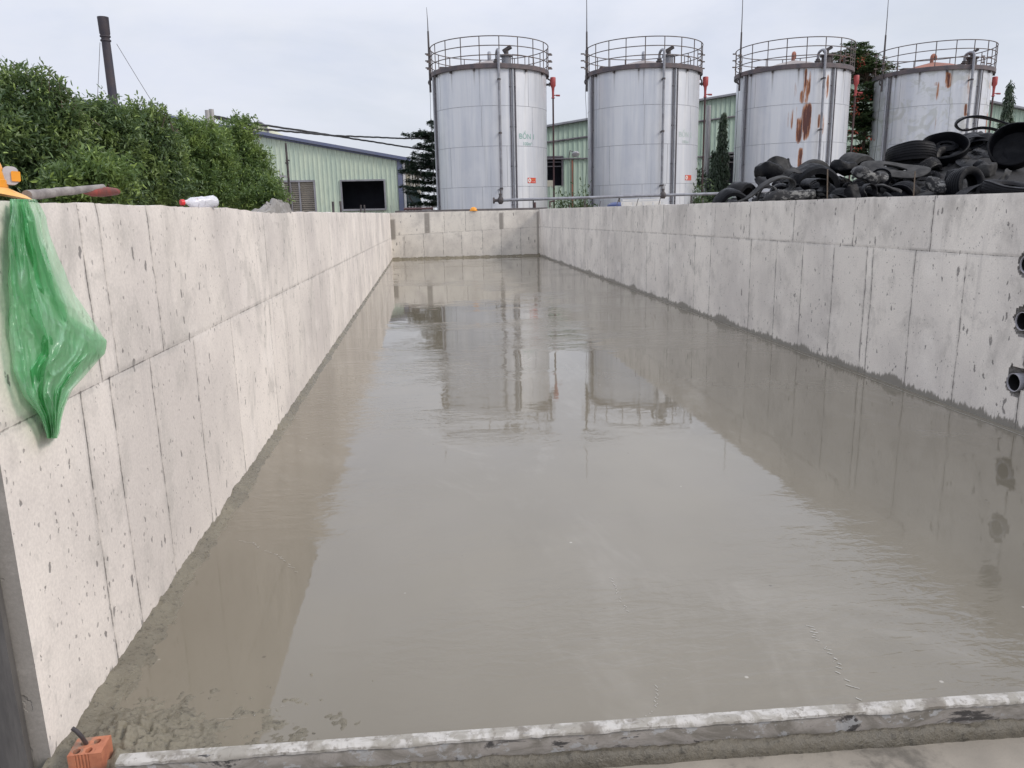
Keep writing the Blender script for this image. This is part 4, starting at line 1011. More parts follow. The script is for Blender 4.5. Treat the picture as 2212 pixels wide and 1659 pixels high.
for xa, xb in ((fx1+.60, -21.), (-21., -38.6)):
    za = zt_(min(xa, fx1))-.187*max(0, xa-fx1); zb = zt_(xb) if xb > -38 else zt_(-38)-.1
    for dz, hh, yy in ((.10, .20, FY-.34), (-.07, .10, FY-.12)):
        mb.add([(xa, yy, za+dz-hh/2), (xb, yy, zb+dz-hh/2), (xb, yy, zb+dz+hh/2), (xa, yy, za+dz+hh/2), (xa, yy+.055, za+dz-hh/2), (xb, yy+.055, zb+dz-hh/2), (xb, yy+.055, zb+dz+hh/2), (xa, yy+.055, za+dz+hh/2)],
               [(0, 3, 2, 1), (4, 5, 6, 7), (3, 7, 6, 2), (0, 1, 5, 4), (0, 4, 7, 3), (1, 2, 6, 5)])
part('verge_trim', mb, MT['bluetrim'], FB, smooth=0)
mb = MB(); mb.bar(SQ(-.25, 5.05, .5), SQ(31, 5.05, .5), .22, .18); part('gutter', mb, MT['greytrim'], FB)
vx = at(567, 285, FY+2).x; mb = MB(); vz = zt_(vx)+.1
mb.grid(14, 12, lambda u, v: Vector((vx+.62*math.cos(PI*u)+.04*25*v*0, FY+.8+24*v, vz-.05+.78*math.sin(PI*u)))); mb.add([(vx+.62*math.cos(PI*k/13), FY+.8, vz-.05+.78*math.sin(PI*k/13)) for k in range(14)], [tuple(range(14))])
vv = part('roof_monitor', mb, MT['skylight'], FB)
mb = MB(); mb.tube([Vector((vx+.63*math.cos(PI*k/13), FY+.77, vz-.05+.79*math.sin(PI*k/13))) for k in range(14)], .06, 8); link('monitor_rim', mb.mesh('monitor_rim', MT['greytrim'], 35, Vector(FB.location)), vv)
xa, xb, za, zb = ops[0]; wf = MB()
for q in (((xa-.05, FY-.05, (za+zb)/2), (.10, .12, zb-za+.2)), ((xb+.05, FY-.05, (za+zb)/2), (.10, .12, zb-za+.2)), (((xa+xb)/2, FY-.05, zb+.05), (xb-xa, .12, .10)), (((xa+xb)/2, FY-.08, za-.06), (xb-xa+.1, .18, .12))): wf.box(*q)
wn = part('window', wf, MT['greytrim'], FB)
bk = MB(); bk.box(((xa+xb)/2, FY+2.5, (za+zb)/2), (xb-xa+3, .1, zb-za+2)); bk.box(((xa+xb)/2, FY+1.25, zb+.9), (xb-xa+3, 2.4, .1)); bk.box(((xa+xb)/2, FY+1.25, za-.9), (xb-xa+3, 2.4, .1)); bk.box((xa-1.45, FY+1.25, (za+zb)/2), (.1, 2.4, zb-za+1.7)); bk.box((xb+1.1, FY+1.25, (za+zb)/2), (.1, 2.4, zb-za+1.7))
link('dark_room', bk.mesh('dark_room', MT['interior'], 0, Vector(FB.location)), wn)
xa, xb, za, zb = ops[1]; lf = MB()
for q in (((xb+.05, FY-.05, (za+zb)/2), (.12, .14, zb-za)), ((xa-.05, FY-.05, (za+zb)/2), (.12, .14, zb-za)), (((xa+xb)/2, FY-.05, zb+.05), (xb-xa+.2, .14, .12))): lf.box(*q)
for t_ in (.42, .64): lf.box((xa+(xb-xa)*t_, FY-.04, (za+zb)/2), (.10, .10, zb-za))
lv = part('louver', lf, MT['greytrim'], FB); ls = MB(); z = za+.06
while z < zb: ls.box(((xa+xb)/2, FY+.04, z), (xb-xa, .018, .115), rotm('X', 38)); z += .135
link('slats', ls.mesh('slats', MT['slat'], 0, Vector(FB.location)), lv)
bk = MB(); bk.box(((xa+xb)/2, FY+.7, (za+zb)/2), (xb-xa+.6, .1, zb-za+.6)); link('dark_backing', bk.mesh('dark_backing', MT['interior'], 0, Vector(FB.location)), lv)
mb = MB(); p = at(726, 345, FY+3); mb.tube([Vector((p.x, p.y, zt_(p.x)+.05)), at(724, 312, FY+3)], .02, 6); part('roof_aerial', mb, MT['darksteel'], FB)

# rear warehouse behind the tanks
WY = 52.
wt = lambda x: 6.2+.150*(x-3) if x < 28.7 else 10.07-.18*(x-28.7)
wops = []
for (ax, ay, bx_, by_) in ((1168, 341, 1213, 401), (1574, 332, 1690, 394)):
    a = at(ax, ay, WY); b = at(bx_, by_, WY); wops.append((a.x, b.x, b.z, a.z))
WB = root('warehouse', (28, WY, GZ), 'long pale green corrugated warehouse behind the tanks with dark windows', 'warehouse', 'green sheds')
Q2 = lambda x, z, d: Vector((x, WY-d, z))
part('front_wall', corrugated(3, 56, wt, GZ, wops, Q2, .32, .05), MT['greensheet2'], WB, smooth=0)
mb = MB()
for xa, xb in ((2.6, 28.7), (28.7, 57)):
    P8 = [(xa, WY-.4, wt(xa)+.02), (xb, WY-.4, wt(xb)+.02), (xb, WY+30, wt(xb)+.02), (xa, WY+30, wt(xa)+.02)]
    mb.add(P8+[(x, y, z+.12) for x, y, z in P8], [(0, 3, 2, 1), (4, 5, 6, 7), (0, 1, 5, 4), (1, 2, 6, 5), (2, 3, 7, 6), (3, 0, 4, 7)])
part('roof', mb, MT['roofsheet'], WB, smooth=0)
mb = MB(); mb.tube([Q2(3, wt(3)-.75, .12), Q2(28, wt(28)-.75-.8, .12)], .06, 8); mb.tube([Q2(28.7, wt(28.7)-2.6, .12), Q2(56, wt(56)-1.1, .12)], .06, 8); part('upper_pipe', mb, MT['darkpipe'], WB)
mb = MB(); zz = at(1245, 343, WY).z; mb.tube([Q2(3, zz, .12), Q2(56, zz, .12)], .055, 8); part('lower_pipe', mb, MT['darkpipe'], WB)
mb = MB(); mb.box((2.95, WY+15, 3.7), (.1, 30, 5.1)); mb.box((56.05, WY+15, 3.1), (.1, 30, 3.9)); part('side_wall', mb, MT['beigesheet'], WB)
for k, (xa, xb, za, zb) in enumerate(wops):
    fr = MB()
    for q in ((((xa+xb)/2, WY-.03, zb+.05), (xb-xa+.2, .14, .1)), ((xb+.05, WY-.03, (za+zb)/2), (.1, .14, zb-za)), ((xa-.05, WY-.03, (za+zb)/2), (.1, .14, zb-za)), (((xa+xb)/2, WY-.02, zb-.28), (xb-xa, .05, .05)), (((xa+xb)/2, WY-.02, zb-.55), (xb-xa, .05, .05))): fr.box(*q)
    wn = part('window', fr, MT['darkpipe'], WB)
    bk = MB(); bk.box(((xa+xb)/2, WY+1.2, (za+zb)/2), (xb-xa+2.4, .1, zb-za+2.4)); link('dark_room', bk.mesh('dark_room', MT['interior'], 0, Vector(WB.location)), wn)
a = at(1166, 390, WY); b = at(1197, 403, WY); mb = MB(); mb.box(((a.x+b.x)/2, WY-.02, (a.z+b.z)/2), (b.x-a.x, .05, a.z-b.z)); part('patch_panel', mb, MT['beigesheet'], WB)
fl = at(1243, 330, WY-.5); mb = MB(); mb.tube([Vector((fl.x-.35, WY, zz)), Vector((fl.x-.32, WY-.3, zz+.5)), fl], .03, 6); fo = part('floodlight', mb, MT['darkpipe'], WB)
mb = MB(); mb.lathe([(0, 0), (.22, .03), (.26, .14), (.1, .26), (0, .28)], 16, fl, rotm('X', 150)); link('lamp_head', mb.mesh('lamp_head', MT['lampgrey'], 35, Vector(WB.location)), fo)
mb = MB(); a = at(1236, 345, WY-.07); mb.tube([a, Vector((a.x, a.y, 1.6))], .045, 6); part('rust_pipe', mb, MT['roofrust'], WB)
mb = MB(); a = at(2162, 208, WY+4); mb.box((a.x, a.y, wt(a.x)+.3), (1.1, .6, .35)); part('roof_cowl', mb, MT['roofrust'], WB)

# ------------------------------------------------------------------ stack, poles, cables
sb_ = at(240, 220, 60.); st_ = at(222, 37, 60.); sx = (sb_.x+st_.x)/2; sx, sy = st_.x, 60.
CS = root('chimney_stack', (sx, sy, GZ), 'tall dark steel chimney stack with a wider top behind the trees', 'chimney')
zt2 = st_.z
mb = MB(); mb.lathe([(.33, GZ), (.285, zt2-2.2)], 28, (sx, sy, 0)); part('flue', mb, MT['stack'], CS)
mb = MB(); mb.lathe([(.285, zt2-2.2), (.275, zt2-1.2), (.345, zt2-1.05), (.365, zt2-.02), (.365, zt2), (.33, zt2), (.29, zt2-1.)], 28, (sx, sy, 0)); part('top_section', mb, MT['stack'], CS)
for z in (zt2-1.28, zt2-1.55): 
    mb = MB(); mb.lathe([(.28, z), (.345, z), (.345, z+.09), (.28, z+.09)], 24, (sx, sy, 0)); part('collar', mb, MT['stack'], CS)
for a, b in (((252, 95), (352, 250)), ((216, 92), (207, 245))):
    p = at(*a, 60.); q = at(*b, 60.-(0 if a[0] > 230 else 4)); q = p+(q-p)*1.9; mb = MB(); mb.tube([p.lerp(q, k/8)-Vector((0, 0, .25*math.sin(PI*k/8))) for k in range(9)], .018, 5); part('guy_wire', mb, MT['darksteel'], CS)
mb = MB()
def smk(u, v):
    s = u; c_ = Vector((sx+.1+6.2*s, sy-.2, zt2+.35+.75*math.sin(s*2.2)*.5-.2*s)); r = .22+1.0*s**.8; r *= (1-.9*max(0, s-.82)/.18) if s > .82 else 1
    a = 2*PI*v; return c_+Vector((.25*nz(s*4, v*3), r*math.cos(a), r*.62*math.sin(a)*(1+.3*nz(s*6, math.cos(a), math.sin(a)))))
mb.grid(24, 17, smk)
e0 = len(mb.v); mb.v += [(sx+.05, sy-.2, zt2+.3), tuple(smk(1., 0.)+Vector((.1, 0, 0)))]
for j in range(16): mb.f += [(e0, j+1, j), (e0+1, 23*17+j, 23*17+j+1)]
mb.mi = [0]*len(mb.f)
t = NT('thin_smoke'); p = t.obj(); nn = t.noise(t.mapv(p, (.9, .9, 1.3)), 1., 4, .6)
fade = t.ss(t.n('ShaderNodeSeparateXYZ', {0: p}).outputs[0], sx-.5, sx+6.5, 1., .12)
dn = t.math('MULTIPLY', t.math('MULTIPLY', t.ss(nn, .40, .72), .16), fade)
t.out(None, t.n('ShaderNodeVolumePrincipled', {'Color': (.55, .52, .53, 1), 'Density': dn, 'Anisotropy': .2}).outputs[0])
struct('smoke', mb, t.m, kind='stuff')

def conc_pole(px, ytop, Y, w0, w1, label, ybase=None):
    p = at(px, ytop, Y); mb = MB(); N = 14
    sec = [Vector((p.x, p.y, GZ+(p.z-GZ)*k/N)) for k in range(N+1)]
    mb.tube(sec, [w1+(w0-w1)*k/N for k in range(N+1)], 10)
    return thing('utility_pole', mb, MT['polecon'], label, 'pole', 'concrete poles', loc=(p.x, p.y, GZ)), p
_, pa = conc_pole(447, 238, 30., .075, .14, 'grey concrete pole top behind the trees, left of a touching pair')
_, pb = conc_pole(456, 236, 30.2, .085, .15, 'grey concrete pole top behind the trees, right of a touching pair')
conc_pole(1531, 228, 45., .13, .185, 'pale perforated concrete pole standing between the second and third tanks')
def cable(pts, r, label, wob):
    mb = MB(); P = []
    for i in range(len(pts)-1):
        for k in range(16): P.append(Vector(pts[i]).lerp(Vector(pts[i+1]), k/16))
    P.append(Vector(pts[-1])); P = [p+Vector((0, 0, wob*nz(i*.35, r*900))) for i, p in enumerate(P)]
    for o in range(3):
        mb.tube([p+Vector((0, .02*math.sin(i*.5+o*2.1), .022*math.cos(i*.5+o*2.1))) for i, p in enumerate(P)], r, 6)
    return thing('cable', mb, MT['black'], label, 'cable', 'overhead cable bundles', loc=tuple(P[0]))
cable([pb+Vector((.1, 0, -.28)), at(500, 265, 31.), at(560, 279, 33.), at(637, 285, 35), at(720, 293, 38), at(800, 296, 41), at(868, 299, 44), at(930, 299, 46)], .024, 'black twisted cable bundle, the flatter of two crossing above the green shed roof', .01)
cable([pb+Vector((.1, 0, -.24)), at(500, 258, 31.), at(545, 267, 33), at(637, 280, 36), at(740, 296, 39), at(810, 307, 42), at(880, 318, 44), at(935, 326, 46)], .026, 'black twisted cable bundle, the steeper of two crossing above the green shed roof', .01)

DP = at(617, 309, 20.); DR = root('service_pole', (DP.x, 20., GZ), 'thin dark steel pole with clamps and a small white box in front of the louver', 'pole')
mb = MB(); mb.tube([Vector((DP.x, 20., GZ)), DP], [.036, .026], 10); part('pole', mb, MT['darksteel'], DR)
mb = MB(); c_ = at(620, 352, 20.); mb.box(c_, (.07, .08, .05)); mb.box(c_+Vector((.02, 0, .06)), (.09, .06, .03)); part('clamp', mb, MT['darksteel'], DR)
mb = MB(); a = at(604, 380, 20.); b = at(619, 382, 20.); mb.bar(a, b, .045, .06); mb.bar(at(607, 384, 20.), at(610, 398, 20.), .05, .05); mb.tube([at(604, 366, 20), at(605, 382, 20)], .015, 6); part('bracket', mb, MT['lampgrey'], DR)
mb = rbox(at(610, 401, 20.), (.085, .07, .11), .012); part('white_box', mb, MT['signwhite'], DR)
mb = MB(); mb.tube([at(612, 408, 20.), at(613, 430, 20.)+Vector((0, 0, -.2))], .03, 8); mb.box(at(624, 410, 20.), (.1, .03, .02)); part('stub_pipe', mb, MT['greytrim'], DR)

# ------------------------------------------------------------------ small yard things
# fence beside the far truck
FA = at(884, 430, 50.); 
FE = root('bar_fence', (FA.x, 50., GZ), 'short run of pale upright bars under the dark layered tree', 'fence')
mb = MB()
for k in range(9): mb.box((FA.x+.19*k, 50., (GZ+2.35)/2+.0), (.05, .04, 2.35-GZ))
part('bars', mb, MT['whitepaint'], FE)
mb = MB(); mb.bar((FA.x-.1, 50.05, 2.15), (FA.x+1.7, 50.05, 2.15), .05); mb.bar((FA.x-.1, 50.05, 1.5), (FA.x+1.7, 50.05, 1.5), .05); part('rails', mb, MT['greytrim'], FE)
tx, ty = at(884, 430, 58.).x, 58.
TK = root('truck', (tx, ty, GZ), 'dark teal truck cab parked under the layered tree, right of the shed side', 'truck')
mb = MB(); pr = [(-.85, .45), (.85, .45), (.9, 1.25), (.55, 2.25), (.35, 2.42), (-.7, 2.45), (-.85, 2.3)]; K = len(pr)
mb.v = [(tx+x, ty-.9, GZ+z) for x, z in pr]+[(tx+x, ty+.9, GZ+z) for x, z in pr]; mb.f = [tuple(range(K)), tuple(range(2*K-1, K-1, -1))]+[(k, K+k, K+(k+1) % K, (k+1) % K) for k in range(K)]; mb.mi = [0]*len(mb.f)
part('cab', mb, MT['tealpaint'], TK)
mb = MB(); mb.add([(tx-.62, ty-.91, GZ+1.35), (tx+.66, ty-.91, GZ+1.35), (tx+.42, ty-.91, GZ+2.18), (tx-.62, ty-.91, GZ+2.22)], [(0, 1, 2, 3)]); part('side_window', mb, MT['glassdark'], TK)
for x in (-.45, .5): 
    mb = MB(); mb.lathe([(.2, -.14), (.44, -.14), (.46, 0), (.44, .14), (.2, .14)], 20, (tx+x, ty-.8, GZ+.46), Matrix(((1, 0, 0), (0, 0, 1), (0, 1, 0)))); part('wheel', mb, MT['rubber'], TK)
# white rack and blue drum behind the right wall
ra_ = at(1345, 437, 24.); rb_ = at(1434, 432, 24.)
RK = root('white_rack', (ra_.x, 24., GZ), 'white ribbed plastic rack showing above the right wall in front of the second tank', 'rack')
mb = MB(); w_ = rb_.x-ra_.x; zt3 = 2.02
mb.box((ra_.x+w_/2, 24.25, 1.58), (w_-.04, .02, zt3-1.2-.06)); part('back_panel', mb, MT['signwhite'], RK)
mb = MB(); mb.box((ra_.x+w_/2, 24., zt3-.02), (w_, .06, .05)); part('top_bar', mb, MT['whitepaint'], RK); mb = MB(); mb.box((ra_.x+w_/2, 24., 1.25), (w_, .06, .06)); part('bottom_bar', mb, MT['whitepaint'], RK)
for k in range(5): mb = MB(); mb.box((ra_.x+.03+(w_-.06)*k/4, 24., 1.6), (.05, .05, .66)); part('rib', mb, MT['whitepaint'], RK)
bd_ = at(1331, 444, 24.5); mb = MB(); mb.lathe([(0, 0), (.27, 0), (.29, .1), (.29, .62), (.27, .68), (.16, .74), (0, .76)], 24, (bd_.x, 24.5, GZ))
thing('plastic_drum', mb, MT['blueplastic'], 'dark blue domed plastic drum behind the right wall, left of the white rack', 'drum', loc=(bd_.x, 24.5, GZ))
F4 = lambda x, y: ((1400+x/3.072)/1.1573, (y/3.072)/1.1573)
for k, (x, y0, y1, lb) in enumerate([(305, 1585, 1548, 'thin wire stub on the right wall, leftmost, beside the blue drum'), (437, 1578, 1522, 'thin wire stub on the right wall in front of the blue drum'), (590, 1575, 1515, 'thin wire stub on the right wall in front of the white rack'), (760, 1570, 1515, 'thin wire stub on the right wall under the second tank valve')]):
    a = onp(*F4(x-4, 1580), 0, 4.62); h = .05+.11*(1+.3*nz(k*2.)); mb = MB(); mb.tube([(a.x, a.y, 1.77), (a.x+.02, a.y, 1.8+h*.5), (a.x+.045, a.y, 1.8+h)], .007, 6)
    thing('wire_stub', mb, MT['darksteel'], lb, 'wire', 'wire stubs on the right wall', loc=(a.x, a.y, 1.77))

# ------------------------------------------------------------------ vegetation
def leaves(name, pos, ax, nrm, ln, wd, mat, parent=None, off=(0, 0, 0)):
    """many separate leaf blades, each folded along its midrib"""
    N = len(pos); ax = ax/np.linalg.norm(ax, axis=1, keepdims=True); sd = np.cross(ax, nrm); sd /= np.linalg.norm(sd, axis=1, keepdims=True)+1e-9
    up = np.cross(sd, ax); ln = ln[:, None]; wd = wd[:, None]
    V = np.empty((N, 6, 3)); V[:, 0] = pos; V[:, 1] = pos+ax*ln*.28+sd*wd*.9+up*wd*.3; V[:, 2] = pos+ax*ln*.72+sd*wd*.8+up*(wd*.25-ln*.05); V[:, 3] = pos+ax*ln-up*ln*.15; V[:, 4] = pos+ax*ln*.72-sd*wd*.8+up*(wd*.25-ln*.05); V[:, 5] = pos+ax*ln*.28-sd*wd*.9+up*wd*.3
    V = V.reshape(-1, 3)-np.array(off)
    b = np.arange(N)*6; F = np.empty((N, 4, 3), dtype=np.int32)
    for q_, (i0, i1, i2) in enumerate(((0, 1, 2), (0, 2, 3), (0, 3, 4), (0, 4, 5))): F[:, q_] = np.stack([b+i0, b+i1, b+i2], 1)
    F = F.reshape(-1)
    me = bpy.data.meshes.new(name); me.vertices.add(N*6); me.vertices.foreach_set('co', V.reshape(-1).astype(np.float32))
    me.loops.add(N*12); me.loops.foreach_set('vertex_index', F); me.polygons.add(N*4); me.polygons.foreach_set('loop_start', np.arange(N*4, dtype=np.int32)*3)
    me.polygons.foreach_set('use_smooth', np.ones(N*4, dtype=bool))
    me.materials.append(mat); me.update(calc_edges=True); me.validate()
    return link(name, me, parent)
def unit(a): return a/(np.linalg.norm(a, axis=1, keepdims=True)+1e-9)
def broad_tree(label, cat_name, base, lobes, nsprig, mat, leafl, leafw, per=13, sprig=.38, trunk=.09, group=None, upw=.7, tips=()):
    R = root(cat_name, base, label, 'tree', group)
    lob = np.array([l[:3] for l in lobes]); rad = np.array([l[3:6] for l in lobes]); vol = rad.prod(1)**.75; idx = RNG.choice(len(lobes), nsprig, p=vol/vol.sum())
    d = unit(RNG.normal(size=(nsprig, 3))); rr = RNG.uniform(.30, 1., (nsprig, 1))**.5
    lump = np.array([1+.38*fbm(q[0]*2.3, q[1]*2.3, q[2]*2.3+i*4.) for i, q in zip(idx, d)])[:, None]
    c = lob[idx]+d*rad[idx]*rr*lump
    keep = c[:, 2] > GZ+.15; c = c[keep]; d = d[keep]; n = len(c)
    sa = unit(d*.8+np.array([0, 0, upw])+RNG.normal(size=(n, 3))*.42)
    t_ = RNG.uniform(0, 1, (n, per)); sl = sprig*RNG.uniform(.6, 1.5, (n, 1))
    pos = (c[:, None]+sa[:, None]*(t_*sl)[..., None]+RNG.normal(size=(n, per, 3))*.025).reshape(-1, 3)
    la = unit((sa[:, None]*RNG.uniform(0., .9, (n, per, 1))+RNG.normal(size=(n, per, 3))*.85+np.array([0, 0, -.05])).reshape(-1, 3))
    tipP = []
    for (tx_, ty_, tY, n_) in tips:                          # loose leading shoots that stand out of the crown
        q = at(tx_, ty_, tY)
        for k in range(n_):
            e = q+Vector((random.gauss(0, .10), random.gauss(0, .10), -abs(random.gauss(0, .12)))); dv_ = Vector((random.gauss(0, .45), random.gauss(0, .45), 1)).normalized(); o_ = e-dv_*random.uniform(.25, .55); tipP.append((o_, e))
            m_ = 16; tt = RNG.uniform(.25, 1., m_)[:, None]; pp = np.array(o_)+(np.array(e)-np.array(o_))*tt; aa = unit(np.array(dv_)*.55+RNG.normal(size=(m_, 3))*.7); pos = np.concatenate([pos, pp]); la = np.concatenate([la, aa])
    nr = unit(RNG.normal(size=pos.shape)*.7+np.array([0, 0, 1.]))
    L_ = leafl*RNG.uniform(.6, 1.3, len(pos)); leaves('crown', pos, la, nr, L_, L_*leafw, mat, R, base)
    mb = MB(); b = Vector(base); tops = [Vector(l[:3]) for l in lobes]; hub = b+Vector((0, 0, (max(t.z for t in tops)-b.z)*.32))
    mb.tube([b-Vector((0, 0, .1)), b.lerp(hub, .5)+Vector((.04, .02, 0)), hub], [trunk*1.25, trunk, trunk*.85], 10); part('trunk', mb, MT['bark'], R)
    mb = MB()
    for tpnt in tops:
        m_ = hub.lerp(tpnt, .5)+Vector((random.uniform(-.1, .1), random.uniform(-.1, .1), .1)); mb.tube([hub, m_, tpnt], [trunk*.6, trunk*.4, trunk*.15], 7)
        for k in range(4):
            e = tpnt+Vector((random.uniform(-.4, .4), random.uniform(-.4, .4), random.uniform(-.1, .15))); mb.tube([m_.lerp(tpnt, .6), m_.lerp(e, .7), e], [trunk*.22, trunk*.14, .006], 5)
    for o_, e in tipP: mb.tube([o_, e], [.006, .002], 4)
    part('branches', mb, MT['bark'], R)
    return R
def lobe(px, py, Y, rx, rz, ry=None):
    """crown lobe centred on a measured point, radii given in picture units at that distance"""
    p = at(px, py, Y); k = Y/1740.; return (p.x, p.y, p.z, rx*k, (ry or rx)*k, rz*k)
AG = 'acacia trees along the left side'
broad_tree('tallest dark leafy tree at the left edge of the photo, above the hard hat', 'acacia_tree', (at(30, 400, 12).x, 12, GZ), [lobe(50, 222, 12, 62, 46), lobe(-60, 262, 12.3, 95, 80), lobe(95, 312, 12, 80, 74), lobe(-10, 340, 11.6, 110, 85), lobe(122, 245, 12.2, 26, 18), lobe(60, 420, 12, 110, 60)], 3300, MT['acacia'], .080, .17, 15, .19, .09, AG, tips=[(35, 138, 12, 4), (75, 130, 12, 6), (95, 140, 12, 5), (125, 172, 12, 4), (148, 190, 12, 4), (8, 150, 12, 4), (160, 205, 12.2, 3)])
broad_tree('dark leafy tree directly below the chimney stack', 'acacia_tree', (at(190, 400, 13.6).x, 13.6, GZ), [lobe(185, 298, 13.6, 58, 50), lobe(150, 335, 13.6, 76, 76), lobe(235, 305, 13.8, 55, 66), lobe(200, 400, 13.4, 85, 60)], 2400, MT['acacia'], .082, .17, 15, .19, .08, AG)
broad_tree('leafy tree with loose upright sprigs just right of the chimney stack', 'acacia_tree', (at(310, 400, 15).x, 15, GZ), [lobe(285, 300, 15, 46, 50), lobe(322, 262, 15, 18, 24), lobe(280, 335, 15, 66, 70), lobe(338, 350, 15, 48, 70), lobe(310, 410, 14.8, 80, 55)], 2200, MT['acacia'], .085, .16, 15, .22, .08, AG, tips=[(282, 212, 15, 6), (290, 222, 15, 4), (318, 226, 15, 5), (345, 224, 15, 6), (350, 240, 15, 5), (335, 245, 15, 4)])
broad_tree('finer lighter green tree in front of the paired concrete poles', 'acacia_tree', (at(420, 400, 17).x, 17, GZ), [lobe(402, 298, 17, 34, 34), lobe(452, 292, 17.2, 20, 26), lobe(400, 355, 17, 62, 66), lobe(455, 355, 17, 45, 62), lobe(425, 415, 16.8, 80, 50)], 2300, MT['acacia2'], .078, .15, 15, .18, .07, AG)
broad_tree('green tree at the right end of the row, touching the shed louver', 'acacia_tree', (at(520, 400, 19).x, 19, GZ), [lobe(520, 290, 19, 26, 32), lobe(508, 345, 19, 50, 60), lobe(545, 370, 19, 34, 55), lobe(545, 415, 18.6, 52, 42), lobe(500, 410, 18.8, 70, 50)], 2300, MT['acacia2'], .078, .15, 15, .18, .07, AG, tips=[(528, 240, 19, 6), (540, 250, 19, 5), (512, 250, 19, 4)])
broad_tree('bright low bush above the red end of the stick', 'bush', (at(205, 420, 10.5).x, 10.5, GZ), [lobe(215, 392, 10.5, 50, 34), lobe(180, 415, 10.5, 60, 34)], 520, MT['acacia2'], .09, .17, 13, .19, .03)
broad_tree('small round bush below the right end of the tree row', 'bush', (at(590, 430, 17).x, 17, GZ), [lobe(585, 425, 17, 26, 28), lobe(560, 438, 17, 34, 22)], 380, MT['acacia2'], .08, .15, 12, .18, .03)

# dark layered tree left of the first tank
cb = at(962, 420, 46.); LT = root('layered_tree', (cb.x, 46., GZ), 'dark layered evergreen half hidden behind the leftmost tank', 'tree')
mb = MB(); ztop = at(950, 205, 46.).z; mb.tube([(cb.x, 46., GZ-.1), (cb.x+.05, 46., (GZ+ztop)/2), (cb.x, 46., ztop)], [.16, .11, .03], 9); part('trunk', mb, MT['bark'], LT)
pos, ax_, nr_ = [], [], []; brm = MB()
tiers = [(268, 28), (288, 58), (300, 78), (318, 58), (338, 62), (352, 86), (362, 76), (378, 92), (395, 78), (410, 90), (428, 80), (440, 74)]
for py, ext in tiers:
    z = at(930, py, 46.).z; L0 = ext*46/1740.
    for k in range(9):
        a = 2*PI*k/9+random.uniform(-.3, .3); Lb = L0*random.uniform(.65, 1.12); drp = random.uniform(-.06, .16)
        if k == 4: a, Lb = PI+random.uniform(-.15, .15), L0*1.05
        e = Vector((math.cos(a)*Lb, math.sin(a)*Lb, drp*Lb+.12)); o_ = Vector((cb.x, 46., z-.1)); brm.tube([o_, o_+e*.5+Vector((0, 0, .03)), o_+e], [.03, .02, .006], 5)
        for q in range(int(30+Lb*70)):
            t_ = random.random()**.7; w_ = .26*(1-.55*t_)*min(1, Lb); pt = o_+e*t_+Vector((random.gauss(0, w_*.6), random.gauss(0, w_*.6), random.gauss(0, .055)+.02))
            for r_ in range(3): pos.append(pt+Vector((random.gauss(0, .03), random.gauss(0, .03), random.gauss(0, .02)))); ax_.append(Vector((math.cos(a)+random.gauss(0, .6), math.sin(a)+random.gauss(0, .6), random.gauss(.05, .25)))); nr_.append((random.gauss(0, .3), random.gauss(0, .3), 1))
part('branches', brm, MT['bark'], LT)
pos = np.array(pos); n = len(pos); leaves('crown', pos, np.array(ax_), np.array(nr_), RNG.uniform(.09, .18, n), RNG.uniform(.018, .035, n), MT['conifer'], LT, (cb.x, 46., GZ))

# drooping spire trees
def spire(px, ytop, ybase, Y, wpx, label, n=900):
    p = at(px, ytop, Y); base = Vector((p.x, Y, GZ)); H = p.z-GZ; R = root('spire_tree', base, label, 'tree', 'narrow drooping trees'); k = Y/1740.
    mb = MB(); mb.tube([base-Vector((0, 0, .1)), base+Vector((.03, 0, H*.5)), base+Vector((0, 0, H*.98))], [.09, .06, .012], 8); part('trunk', mb, MT['bark'], R)
    t_ = RNG.uniform(0, 1, n)**.8; z = GZ+.25+(H-.2)*(1-t_); r = wpx*k*(.12+.88*np.minimum(1, t_*1.5))*(1+.25*np.sin(t_*37+px))*RNG.uniform(.35, 1., n)**.5; a = RNG.uniform(0, 2*PI, n)
    c = np.stack([p.x+r*np.cos(a), Y+r*np.sin(a), z], 1); per = 9
    pos = (c[:, None]+RNG.normal(size=(n, per, 3))*np.array([.05, .05, .10])).reshape(-1, 3)
    out = np.repeat(np.stack([np.cos(a), np.sin(a), -1.5+0*a], 1), per, 0); ax = unit(out+RNG.normal(size=pos.shape)*.35); nr = unit(np.repeat(np.stack([np.cos(a), np.sin(a), .4+0*a], 1), per, 0)+RNG.normal(size=pos.shape)*.4)
    L_ = RNG.uniform(.12, .26, len(pos)); leaves('crown', pos, ax, nr, L_, L_*.13, MT['ashoka'], R, base); return R
spire(1563, 249, 430, 45., 15, 'narrow drooping dark green tree left of the rust-streaked tank', 620)
spire(1546, 328, 430, 44.5, 18, 'lower drooping tree just left of the narrow spire beside the concrete pole', 420)
spire(2183, 182, 300, 43., 20, 'pointed spire tree at the right edge beyond the rightmost tank', 620)

